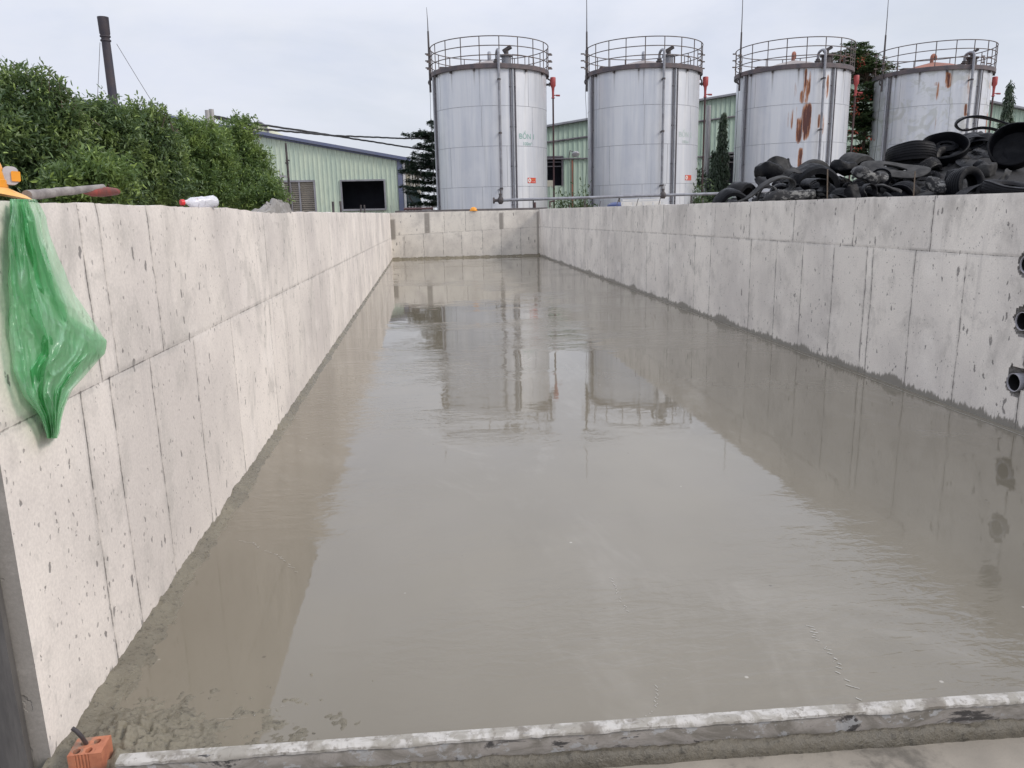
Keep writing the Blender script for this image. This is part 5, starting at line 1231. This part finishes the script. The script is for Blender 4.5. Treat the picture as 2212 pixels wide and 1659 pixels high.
# flame tree between the third and fourth tanks
fbx = at(1862, 330, 43.); FT = root('flame_tree', (fbx.x, 43., GZ), 'feathery tree with red blossoms between the two rusty tanks', 'tree')
mb = MB(); ft = at(1855, 100, 43.).z; mb.tube([(fbx.x, 43., GZ-.1), (fbx.x-.1, 43., GZ+2), (fbx.x+.1, 43., GZ+4), (fbx.x-.1, 43., ft)], [.13, .10, .06, .015], 9); part('trunk', mb, MT['bark'], FT)
pos, ax_, nr_ = [], [], []; fpos = []; brm = MB()
for i in range(150):
    px, py = random.choice([(1828, 128), (1858, 124), (1842, 138), (1872, 150), (1850, 165), (1868, 200), (1860, 228), (1850, 250), (1862, 285), (1858, 310), (1850, 335), (1875, 262), (1895, 178), (1885, 145), (1842, 122), (1890, 160)]); c_ = at(px+random.gauss(0, 17), py+random.gauss(0, 12), 43+random.uniform(-1.2, 1.2))
    o_ = Vector((fbx.x, 43., c_.z-.7)); brm.tube([o_, o_.lerp(c_, .6)+Vector((0, 0, .1)), c_], [.022, .015, .006], 5)
    for q in range(12):
        a = random.uniform(0, 2*PI); Lb = random.uniform(.3, .62); fr = Vector((math.cos(a)*Lb, math.sin(a)*Lb, random.uniform(-.18, .12)))
        for r_ in range(34):
            t_ = random.random(); s_ = random.choice((-1, 1)); sdv = Vector((-math.sin(a), math.cos(a), 0))*s_
            pos.append(c_+fr*t_+sdv*random.uniform(0, .13)*(1-.5*t_)+Vector((0, 0, random.gauss(0, .015)))); ax_.append(sdv+fr*.6+Vector((0, 0, random.gauss(0, .2)))); nr_.append((random.gauss(0, .25), random.gauss(0, .25), 1))
for px, py in [(1822, 124), (1862, 138), (1856, 128), (1850, 205), (1852, 215), (1846, 232), (1851, 246), (1843, 286), (1852, 322), (1877, 355), (1840, 345), (1880, 300), (1868, 210)]:
    c_ = at(px, py, 41.6)
    for q in range(15): fpos.append(c_+Vector((random.gauss(0, .15), random.gauss(0, .15), random.gauss(0, .09))))
part('branches', brm, MT['bark'], FT)
pos = np.array(pos); n = len(pos); leaves('crown', pos, np.array(ax_), np.array(nr_), RNG.uniform(.09, .16, n), RNG.uniform(.02, .034, n), MT['flame'], FT, (fbx.x, 43., GZ))
fpos = np.array(fpos); n = len(fpos); leaves('blossoms', fpos, RNG.normal(size=(n, 3)), RNG.normal(size=(n, 3)), RNG.uniform(.07, .12, n), RNG.uniform(.03, .05, n), MT['flower'], FT, (fbx.x, 43., GZ))
broad_tree('thin leafy top showing just left of the rightmost tank railing', 'background_tree', (at(1905, 380, 46).x, 46, GZ), [lobe(1893, 170, 46, 22, 22), lobe(1905, 200, 46, 26, 60), lobe(1900, 290, 46, 30, 60)], 620, MT['flame'], .13, .12, 12, .45, .1)
# weeds at the tank feet
def clump(pxs, Y, ytop, label, n=260):
    P = []
    for px in pxs:
        t0 = at(px, ytop, Y)
        for k in range(n//len(pxs)): P.append((t0.x+random.gauss(0, .22), Y+random.gauss(0, .22), GZ+abs(random.gauss(0, .5))*(t0.z-GZ)))
    b = (P[0][0], Y, GZ); R = root('weed_clump', b, label, 'weeds', 'weeds at the tank feet'); P = np.array(P); n_ = len(P)
    leaves('foliage', P, RNG.normal(size=(n_, 3))+np.array([0, 0, .8]), RNG.normal(size=(n_, 3)), RNG.uniform(.12, .24, n_), RNG.uniform(.02, .045, n_), MT['weed'], R, b)
    mb = MB()
    for k in range(6): q = P[k*7]; mb.tube([(q[0], q[1], GZ), tuple(q)], .008, 5)
    part('stems', mb, MT['bark'], R)
clump([1212, 1225], 38.5, 433, 'small leafy weeds at the right foot of the leftmost tank', 420)
clump([1252, 1262], 38., 422, 'taller leafy weeds against the left foot of the second tank', 520)
clump([1500, 1512, 1528], 38.5, 405, 'leafy weeds at the right foot of the second tank', 620)
pb_ = at(1511, 386, 43.5); b_ = (pb_.x, 43.5, GZ); PT = root('potted_shrub', b_, 'small tufted shrub on a thin stem behind the red riser of the second tank', 'shrub')
n = 420; P = np.array(pb_)+RNG.normal(size=(n, 3))*np.array([.16, .16, .2]); leaves('foliage', P, unit(P-np.array(pb_))+np.array([0, 0, -.3]), RNG.normal(size=(n, 3)), RNG.uniform(.12, .26, n), RNG.uniform(.02, .03, n), MT['ashoka'], PT, b_)
mb = MB(); mb.tube([b_, pb_], .025, 6); part('stem', mb, MT['bark'], PT)

# ------------------------------------------------------------------ the tyre heap
def warp(mb, amp, sc, seed): return mb.xf(lambda p: p+Vector((nz(p.x*sc, p.y*sc, p.z*sc+seed), nz(p.x*sc+9, p.y*sc, p.z*sc+seed), nz(p.x*sc, p.y*sc+9, p.z*sc+seed)))*amp)
def ribs(R, w, n=6):
    out = []
    for k in range(n):
        z0 = -w+2*w*k/n; z1 = z0+2*w/n*.72; crown = lambda z: R-.06*R*(z/w)**2
        out += [(crown(z0), z0), (crown(z1), z1), (crown(z1)-.016*R*1.6, z1+.004*R), (crown(z1)-.016*R*1.6, z0+2*w/n-.004*R)]
    return out
def t_whole(R=.48, w=.14, h=.27, seed=1., squash=1.):
    prof = [(h, -w*.62), (h+.03, -w*.95), (R*.78, -w*1.12), (R*.93, -w*1.04)]+ribs(R, w*.92)+[(R*.93, w*1.04), (R*.78, w*1.12), (h+.03, w*.95), (h, w*.62), (h+.025, w*.55), (R*.78, w*.92), (R*.9, w*.7), (R*.9, -w*.7), (R*.78, -w*.92), (h+.025, -w*.55)]
    return warp(MB().lathe(prof, 48, closed=True).xf(lambda p: Vector((p.x, p.y*squash, p.z))), .03, 2.2, seed)
def t_bowl(R=.46, d=.30, seed=1.):
    prof = [(.0, -.02), (.16, -.02), (.20, .02), (.27, .0), (R*.85, .02), (R*.97, d*.25), (R, d*.6), (R*1.02, d), (R*.965, d+.012), (R*.93, d*.97), (R*.92, d*.55), (R*.86, d*.22), (.28, .055), (.2, .06), (.16, .03), (.0, .03)]
    return warp(MB().lathe(prof, 48), .022, 2.4, seed)
def t_ring(R=.5, r=.24, seed=1., el=.8):
    mb = MB().lathe([(r, -.012), (r+.03, -.03), ((r+R)/2, .0), (R, -.05), (R, -.03), ((r+R)/2, .022), (r+.03, .0), (r, .012)], 52, closed=True)
    return warp(mb.xf(lambda p: Vector((p.x, p.y*el, p.z+.10*p.x*p.x-.06*p.y))), .05, 1.9, seed)
def t_shell(R=.46, w=.17, a=150, seed=1.):
    prof = [(R*.70, -w*1.05), (R*.90, -w*1.05), (R*.98, -w*.8), (R, 0), (R*.98, w*.8), (R*.90, w*1.05), (R*.70, w*1.05), (R*.71, w*.98), (R*.88, w*.95), (R*.945, w*.7), (R*.965, 0), (R*.945, -w*.7), (R*.88, -w*.95), (R*.71, -w*.98)]
    mb = MB().lathe(prof, 34, closed=True, a0=math.radians(90-a/2), a1=math.radians(90+a/2), capends=True)
    mb.xf(lambda p: Vector((p.x, p.z, p.y-R*.55)))                 # arch standing up, axis along y
    return warp(mb, .045, 2.1, seed)
def t_loop(pts, w=.16, th=.018, seed=1., closed=True):
    """band of tread following a curve in the x-z plane"""
    mb = MB(); P = []; n = len(pts); M_ = n*8
    for i in range(M_ if closed else (n-1)*8+1):
        k = i//8; f = i/8-k; p0_, p1_, p2_, p3_ = [Vector(pts[(k+o) % n] if closed else pts[min(max(k+o, 0), n-1)]) for o in (-1, 0, 1, 2)]
        P.append(.5*((2*p1_)+(p2_-p0_)*f+(2*p0_-5*p1_+4*p2_-p3_)*f*f+(3*p1_-p0_-3*p2_+p3_)*f**3))
    m = len(P)
    for i, p in enumerate(P):
        a = P[(i-1) % m] if closed or i else P[0]; b = P[(i+1) % m] if closed or i < m-1 else P[-1]
        tn = (b-a).normalized(); nn_ = Vector((-tn.y, tn.x)); tw = .05*nz(i*.09, seed)
        for (o, y) in ((th, -w), (th*1.25, -w*.5), (th*1.25, w*.5), (th, w), (-th*.2, w), (-th*.2, -w)):
            q = p+nn_*(o+tw*y/w*.5); mb.v.append((q.x, y+tw, q.y))
    for i in range(m if closed else m-1):
        j = (i+1) % m
        for k in range(6): mb.f.append((i*6+k, j*6+k, j*6+(k+1) % 6, i*6+(k+1) % 6))
    if not closed: mb.f += [tuple(range(6)), tuple(range((m-1)*6+5, (m-1)*6-1, -1))]
    mb.mi = [0]*len(mb.f); return warp(mb, .02, 2., seed)
def t_chunk(a=.22, b=.13, c=.12, seed=1.):
    mb = MB(); N = 14
    mb.grid(25, 15, lambda u, v: (lambda th_, ph_: Vector((math.copysign(abs(math.cos(th_)*math.cos(ph_))**.55, math.cos(th_)*math.cos(ph_))*a, math.copysign(abs(math.sin(th_)*math.cos(ph_))**.55, math.sin(th_)*math.cos(ph_))*b, math.copysign(abs(math.sin(ph_))**.6, math.sin(ph_))*c)))(2*PI*u, PI*(v-.5)))
    for i, p in enumerate(mb.v):
        x, y, z = p; gr = .014*(1 if int((x+5)*22) % 2 else 0)*(1 if z > 0 else 0); mb.v[i] = (x, y, z-gr)
    return warp(warp(mb, .05, 5., seed), .02, 14., seed)
def t_flap(L_=.6, W_=.3, curl=1., seed=1.):
    mb = MB(); th = .02
    def f(u, v, o):
        a = (u-.5)*curl*2.2; r = L_/(curl*2.2); wv = W_*(1-.8*abs(u-.5)**1.7); return Vector((r*math.sin(a), (v-.5)*wv, (r-o)*math.cos(a)-r+.05*nz(u*3, v*2, seed)))
    mb.grid(18, 7, lambda u, v: f(u, v, 0.)); mb.grid(18, 7, lambda u, v: f(u, 1-v, th))
    b = 18*7
    for i in range(17): mb.f += [(i*7, b+i*7+6, b+(i+1)*7+6, (i+1)*7), (i*7+6, (i+1)*7+6, b+(i+1)*7, b+i*7)]
    for i in (0, 17):
        for j in range(6): mb.f.append((i*7+j, i*7+j+1, b+i*7+5-j, b+i*7+6-j))
    mb.mi = [0]*len(mb.f); return warp(mb, .05, 3., seed)
HG = 'scrap tyres in the heap behind the right wall'
def piece(name, mesh_or_mb, p, rot, label, cat, mat='rubber', sc=1.):
    me = mesh_or_mb.mesh(name, MT[mat], 40) if isinstance(mesh_or_mb, MB) else mesh_or_mb
    o = link(name, me, None, p, tuple(math.radians(a) for a in rot)); o.scale = (sc, sc, sc); return tag(o, label, cat, HG)
C6 = lambda x, y, Y: at((1740+x/2.698)/1.1573, (280+y/2.698)/1.1573, Y)
C9 = lambda x, y, Y: at((1780+x/5.53)/1.1573, (380+y/5.53)/1.1573, Y)
CT = lambda x, y, Y: at((2160+x/5.53)/1.1573, (290+y/5.53)/1.1573, Y)
# the pieces the photo shows best, each at its measured place
piece('tread_loop', t_loop([(-.62, .0), (-.50, .13), (-.2, .17), (.2, .13), (.5, .04), (.66, -.10), (.60, -.22), (.42, -.20), (.22, -.04), (-.1, -.02), (-.45, -.10)], .09, .03), CT(1710, 150, 16.6), (0, 8, -28), 'long flattened loop of tread lying on the very top of the tyre heap', 'tyre scrap')
piece('cut_tyre', t_bowl(.44, .34, 2.), CT(1110, 440, 15.4)-Vector((0, 0, .22)), (38, -6, -28), 'open-faced tyre half with a thick round lip and a small ring nested inside', 'tyre')
piece('tyre_ring', t_ring(.22, .10, 3., .9), CT(1130, 400, 15.42)-Vector((0, 0, .0)), (36, -4, -28), 'small ring nested inside the open-faced tyre half', 'tyre scrap')
piece('cut_tyre', t_bowl(.43, .34, 5.), CT(2090, 500, 14.2), (62, 24, -58), 'large open tyre half facing left, cut by the right edge of the photo', 'tyre')
piece('tyre_shell', t_shell(.66, .30, 140, 3.), CT(1620, 360, 15.9)-Vector((0, 0, .12)), (12, -14, 25), 'broad smooth curved tyre casing below the long tread loop', 'tyre scrap', sc=1.)
piece('tyre', t_whole(.46, .16, .25, 4.), CT(640, 560, 15.2), (-14, 0, -20), 'whole dark truck tyre lying flat left of the open-faced half', 'tyre')
piece('tyre_ring', t_ring(.62, .23, 1., .62), CT(430, 720, 14.3), (30, 4, -22), 'wide flat grey sidewall ring with an oval hole lying on the slope', 'tyre scrap', 'rubberdust')
piece('small_tyre', t_loop([(.17*math.cos(a*PI/4), .17*math.sin(a*PI/4)) for a in range(8)], .03, .03, 2.), CT(230, 850, 13.6), (20, -30, -25), 'thin small hoop standing at the left of the flat sidewall ring', 'tyre')
piece('tread_block', t_chunk(.26, .15, .11, 2.), CT(40, 810, 13.7), (10, 24, -15), 'pale scuffed tread lump left of the thin small hoop', 'tyre scrap', 'scuff')
piece('tread_block', t_chunk(.16, .13, .10, 8.), CT(235, 860, 13.9), (10, 30, -15), 'pale scuffed lump seen through the thin small hoop', 'tyre scrap', 'scuff')
piece('tyre_shell', t_shell(.40, .20, 170, 6.), C9(2000, 140, 15.4), (5, 4, 20), 'domed grey casing at the crest between the two rusty tanks', 'tyre scrap', 'rubberdust')
piece('tread_block', t_chunk(.27, .16, .13, 5.), C9(1830, 215, 15.), (0, 10, 20), 'rounded dark casing lump just left of the pale scuffed lump', 'tyre scrap')
piece('tread_block', t_chunk(.20, .14, .11, 6.), CT(1010, 960, 13.2), (8, 26, -30), 'white scuffed tread block below the open-faced half, near the wall', 'tyre scrap', 'scuff')
piece('tread_block', t_chunk(.17, .15, .13, 9.), CT(1690, 740, 13.8), (0, -14, 30), 'squarish dusty brown block in the middle right of the heap', 'tyre scrap', 'rubberdust')
piece('tread_block', t_chunk(.20, .14, .11, 12.), CT(1280, 820, 13.6), (0, -8, 0), 'rounded dark block with lit ridges under the open-faced half', 'tyre scrap')
piece('tyre', t_whole(.34, .13, .19, 7.), CT(1400, 950, 13.)-Vector((0, 0, .02)), (82, 0, 14), 'whole tyre standing tread-on just above the wall, right of the scuffed block', 'tyre')
piece('tyre', t_whole(.44, .11, .26, 9.), CT(2020, 1010, 12.2)-Vector((0, 0, .03)), (14, 4, 0), 'tyre lying flat at the wall edge in the right corner', 'tyre')
piece('tyre_flap', t_flap(.5, .12, .7, 4.), CT(1960, 830, 13.), (60, -42, 10), 'thin pale curved sliver standing up near the right corner of the heap', 'tyre scrap', 'rubberdust')
piece('tread_loop', t_loop([(-.6, -.2), (-.3, -.05), (0, .02), (.4, .02)], .10, .014, 3., False), CT(1530, 990, 12.6), (0, -8, 20), 'thin curved tread strip beside the tyre at the right corner', 'tyre scrap')
piece('tyre_flap', t_flap(.46, .36, .9, 2.), C9(940, 180, 14.6), (72, -12, -10), 'fan-shaped upright flap with a pale inner face at the top of the left slope', 'tyre scrap', 'rubberdust')
piece('tyre_flap', t_flap(.30, .26, 1.1, 6.), C9(1080, 175, 14.7), (40, 22, 10), 'short dark flap right behind the fan-shaped flap', 'tyre scrap')
piece('tyre_flap', t_flap(.46, .22, .55, 9.), C9(1090, 262, 14.2), (32, -14, -5), 'lens-shaped grey flap just below the fan-shaped flap', 'tyre scrap', 'rubberdust')
piece('tread_block', t_chunk(.24, .17, .15, 15.), C9(790, 275, 14.4), (0, 6, 0), 'rough dark lump left of the fan-shaped flap', 'tyre scrap')
piece('tyre_shell', t_shell(.62, .28, 150, 8.), C9(1400, 300, 14.8)-Vector((0, 0, .05)), (8, 5, 8), 'big black arched casing in front of the rust-streaked tank', 'tyre scrap', sc=.85)
piece('tyre_shell', t_shell(.44, .10, 110, 11.), C9(1450, 165, 15.)-Vector((0, 0, .12)), (10, 10, 5), 'grey-lit arched strip on the crest, just left of centre of the heap', 'tyre scrap', 'rubberdust')
piece('tyre_shell', t_shell(.50, .2, 130, 13.), C9(420, 480, 13.8)-Vector((0, 0, .06)), (5, 6, 35), 'black arched casing at the left foot of the heap', 'tyre scrap', sc=.72)
piece('tyre_shell', t_shell(.46, .2, 150, 14.), C9(260, 580, 13.2)-Vector((0, 0, .05)), (12, -4, 5), 'dusty dark casing at the very left end of the heap', 'tyre scrap', sc=.66)
piece('tyre_flap', t_flap(.34, .3, .8, 12.), C9(740, 410, 13.7), (50, 10, 20), 'dark upright flap above the folded tread loop', 'tyre scrap')
piece('tread_loop', t_loop([(-.75, -.28), (-.45, -.14), (-.2, .06), (.05, .17), (.25, .14), (.26, .0), (.1, -.08), (-.1, -.12)], .10, .018, 6., False), C9(880, 500, 13.), (6, 0, -4), 'folded tread band curling over itself on the left slope', 'tyre scrap', 'rubberdust')
piece('tread_loop', t_loop([(-.16, -.26), (-.15, -.05), (-.06, .1), (.08, .1), (.15, -.02), (.16, -.26)], .09, .016, 9., False), C9(770, 570, 12.7), (0, 0, -30), 'narrow upright tread arch just above the wall on the left slope', 'tyre scrap', 'rubberdust')
piece('tread_slab', t_chunk(.42, .14, .09, 21.), C9(1060, 610, 12.5), (0, -4, -3), 'flat brownish tread slab lying along the wall on the left slope', 'tyre scrap', 'scuff')
piece('tread_loop', t_loop([(-.22, .02), (-.1, .12), (.1, .13), (.22, .04), (.12, -.06), (-.08, -.05)], .12, .018, 12.), C9(1420, 490, 13.4), (4, 8, 12), 'small rolled tread curl left of the thin stick', 'tyre scrap')
piece('tyre_flap', t_flap(.42, .3, 1.3, 17.), C9(2010, 530, 13.), (66, -10, 20), 'cone-like dark flap at the wall right of the thin stick', 'tyre scrap')
piece('tread_loop', t_loop([(.15*math.cos(a*PI/4), .13*math.sin(a*PI/4)) for a in range(7)], .05, .014, 15., False), CT(70, 1050, 12.6), (0, 10, 15), 'small open curl of rubber beside the cone-like flap', 'tyre scrap')
piece('tyre_flap', t_flap(.6, .16, .35, 21.), CT(300, 960, 13.2), (14, 12, -18), 'long pale-edged tongue of rubber under the flat sidewall ring', 'tyre scrap', 'rubberdust')
# the jumble between them
VAR = {'tyre': [t_whole(.42, .13, .24, 31.).mesh('tyre', MT['rubber'], 40), t_whole(.36, .12, .2, 37., .9).mesh('tyre', MT['rubber'], 40)],
       'tyre_shell': [t_shell(.44, .18, 150, 41.).mesh('tyre_shell', MT['rubber'], 40), t_shell(.38, .16, 110, 43.).mesh('tyre_shell', MT['rubber'], 40)],
       'tyre_ring': [t_ring(.44, .2, 47., .75).mesh('tyre_ring', MT['rubber'], 40)],
       'tread_block': [t_chunk(.24, .15, .12, 51.).mesh('tread_block', MT['rubber'], 40), t_chunk(.18, .13, .10, 53.).mesh('tread_block', MT['rubber'], 40)],
       'tyre_flap': [t_flap(.55, .28, .9, 57.).mesh('tyre_flap', MT['rubber'], 40), t_flap(.4, .24, 1.2, 59.).mesh('tyre_flap', MT['rubber'], 40)],
       'tread_loop': [t_loop([(-.35, 0), (-.2, .16), (.1, .17), (.34, .02), (.15, -.1), (-.15, -.08)], .11, .017, 61.).mesh('tread_loop', MT['rubber'], 40)]}
LBL = {'tyre': 'one of the plain whole black tyres jumbled between the larger pieces of the heap', 'tyre_shell': 'one of the plain black curved casings jumbled between the larger pieces of the heap', 'tyre_ring': 'one of the plain black sidewall rings jumbled between the larger pieces of the heap', 'tread_block': 'one of the plain black rubber lumps filling gaps in the heap', 'tyre_flap': 'one of the plain black rubber flaps filling gaps in the heap', 'tread_loop': 'one of the plain black bent tread bands filling gaps in the heap'}
TOP = [(1540, 436), (1570, 416), (1600, 400), (1640, 386), (1690, 370), (1760, 362), (1810, 360), (1860, 352), (1900, 345), (1960, 326), (2010, 308), (2060, 288), (2130, 272), (2212, 268), (2420, 285)]
kinds = ['tyre']*3+['tyre_shell']*5+['tyre_ring']*7+['tread_block']*2+['tyre_flap']*8+['tread_loop']*8
hr = random.Random(5)
for i in range(290):
    px = hr.uniform(1575, 2330) if i < 240 else hr.uniform(2040, 2330); r_ = hr.random() if i < 240 else hr.uniform(.5, 1.05); yt = interp(px, TOP)+14; yb = 452-(px-1560)*.03; py = yb+(yt-yb)*r_
    p = at(px, py, 12.9+2.9*r_+hr.uniform(-.1, .3)); k = hr.choice(kinds)
    if p.x < RX+.75: continue
    if py < yt+22 and k in ('tyre', 'tyre_ring'): k = 'tread_block'
    sc_ = hr.uniform(.45, .95)*(.72 if px < 1700 else .95)
    ang = (hr.uniform(5, 45), hr.uniform(-22, 22), hr.uniform(-50, 50)) if k != 'tyre' else (hr.uniform(10, 75), hr.uniform(-20, 20), hr.uniform(0, 360))
    piece(k, hr.choice(VAR[k]), p-Vector((0, 0, .10)), ang, LBL[k], 'tyre' if k == 'tyre' else 'tyre scrap', sc=sc_)
# dark mound added to hold the tyres up and block views through gaps
def mound(u, v):
    px = 1500+1100*u; Y = 11.+10*v; d = ray(px, 430); d = d/d[1]; x = d[0]*Y
    yt = interp(min(px, 2400), TOP)+30; zr = at(px, yt, 15.6).z-.1
    f = interp(v, [(0, 0), (.17, .38), (.46, 1.), (.62, .8), (1, 0)]); z = GZ-.02+max(0, (zr-GZ))*f*min(1, u/.12)*(1 if u < .9 else (1-u)/.1)
    if x < RX+.25: x = RX+.25
    return (x, Y, z+.07*fbm(x*1.6, Y*1.6)*f)
mb = MB(); mb.grid(70, 50, mound); struct('support_mound', mb, MT['moundfill'], 60)
for k, (a, b, lb) in enumerate((((893, 570), (888, 385), 'thin upright stick rising in front of the black arched casing'), ((1466, 565), (1478, 400), 'thin upright stick rising in front of the flat sidewall ring'))):
    p = C6(*a, 11.2)-Vector((0, 0, .7)); q = C6(*b, 11.2); mb = MB(); mb.tube([p, p.lerp(q, .5)+Vector((.01, 0, 0)), q], .009, 7)
    thing('stick', mb, MT['bark'], lb, 'stick', loc=tuple(p))

# ------------------------------------------------------------------ light, sky, camera
sun_az, sun_el = 64., 36.                                       # from behind the camera's right shoulder
sd = Vector((math.sin(math.radians(sun_az))*math.cos(math.radians(sun_el)), -math.cos(math.radians(sun_az))*math.cos(math.radians(sun_el)), math.sin(math.radians(sun_el))))
su = bpy.data.lights.new('sun', 'SUN'); su.energy = 1.5; su.angle = math.radians(14); su.color = (1., .93, .84)
so = bpy.data.objects.new('sun', su); COL.objects.link(so); so.rotation_euler = sd.to_track_quat('Z', 'Y').to_euler(); so.location = (20, -20, 30)
w = NT('World', True)
sky = w.n('ShaderNodeTexSky', sky_type='NISHITA', sun_disc=False, sun_elevation=math.radians(sun_el), sun_rotation=math.radians(180-sun_az), air_density=1., dust_density=2.5, ozone_density=1.)
tc = w.n('ShaderNodeTexCoord').outputs['Generated']; el = w.n('ShaderNodeSeparateXYZ', {0: tc}).outputs[2]
v = w.mapv(tc, (1.3, 1.3, 3.6)); c1 = w.noise(v, 1.7, 6, .58, .3); c2 = w.noise(w.mapv(tc, (2.2, 2.2, 6.), (3, 1, 2)), 2.2, 5, .6)
cover = w.ss(c1, .30, .64, .72, .97)
cl = w.mix(w.ss(c2, .22, .82), (6.1, 6.45, 7.55), (6.75, 6.95, 7.55))
cl = w.mix(w.ss(el, .0, .30), w.mix(.5, cl, (6.7, 6.9, 7.5)), cl)
br = w.ss(el, .18, .50, 1., 1.58)
cl = w.mix(1., cl, w.n('ShaderNodeCombineColor', {0: br, 1: br, 2: br}).outputs[0], 'MULTIPLY')
mixc = w.mix(cover, sky.outputs[0], cl)
bg = w.n('ShaderNodeBackground', {'Color': mixc, 'Strength': .1})
ow = w.n('ShaderNodeOutputWorld'); w.t.links.new(bg.outputs[0], ow.inputs[0])

cam = bpy.data.cameras.new('camera'); co = bpy.data.objects.new('camera', cam); COL.objects.link(co)
R3 = Matrix([list(r) for r in CM]); co.matrix_world = Matrix.Translation((0, 0, EYE)) @ R3.to_4x4()
cam.sensor_width = 36; cam.lens = 36*CF/CW; cam.clip_end = 1000; cam.clip_start = .05
S.camera = co
S.render.engine = 'CYCLES'
S.cycles.use_denoising = True; S.cycles.max_bounces = 8; S.cycles.transparent_max_bounces = 12
S.view_settings.view_transform = 'Standard'; S.view_settings.look = 'None'; S.view_settings.exposure = .29; S.view_settings.gamma = 1.
S.view_settings.use_curve_mapping = False
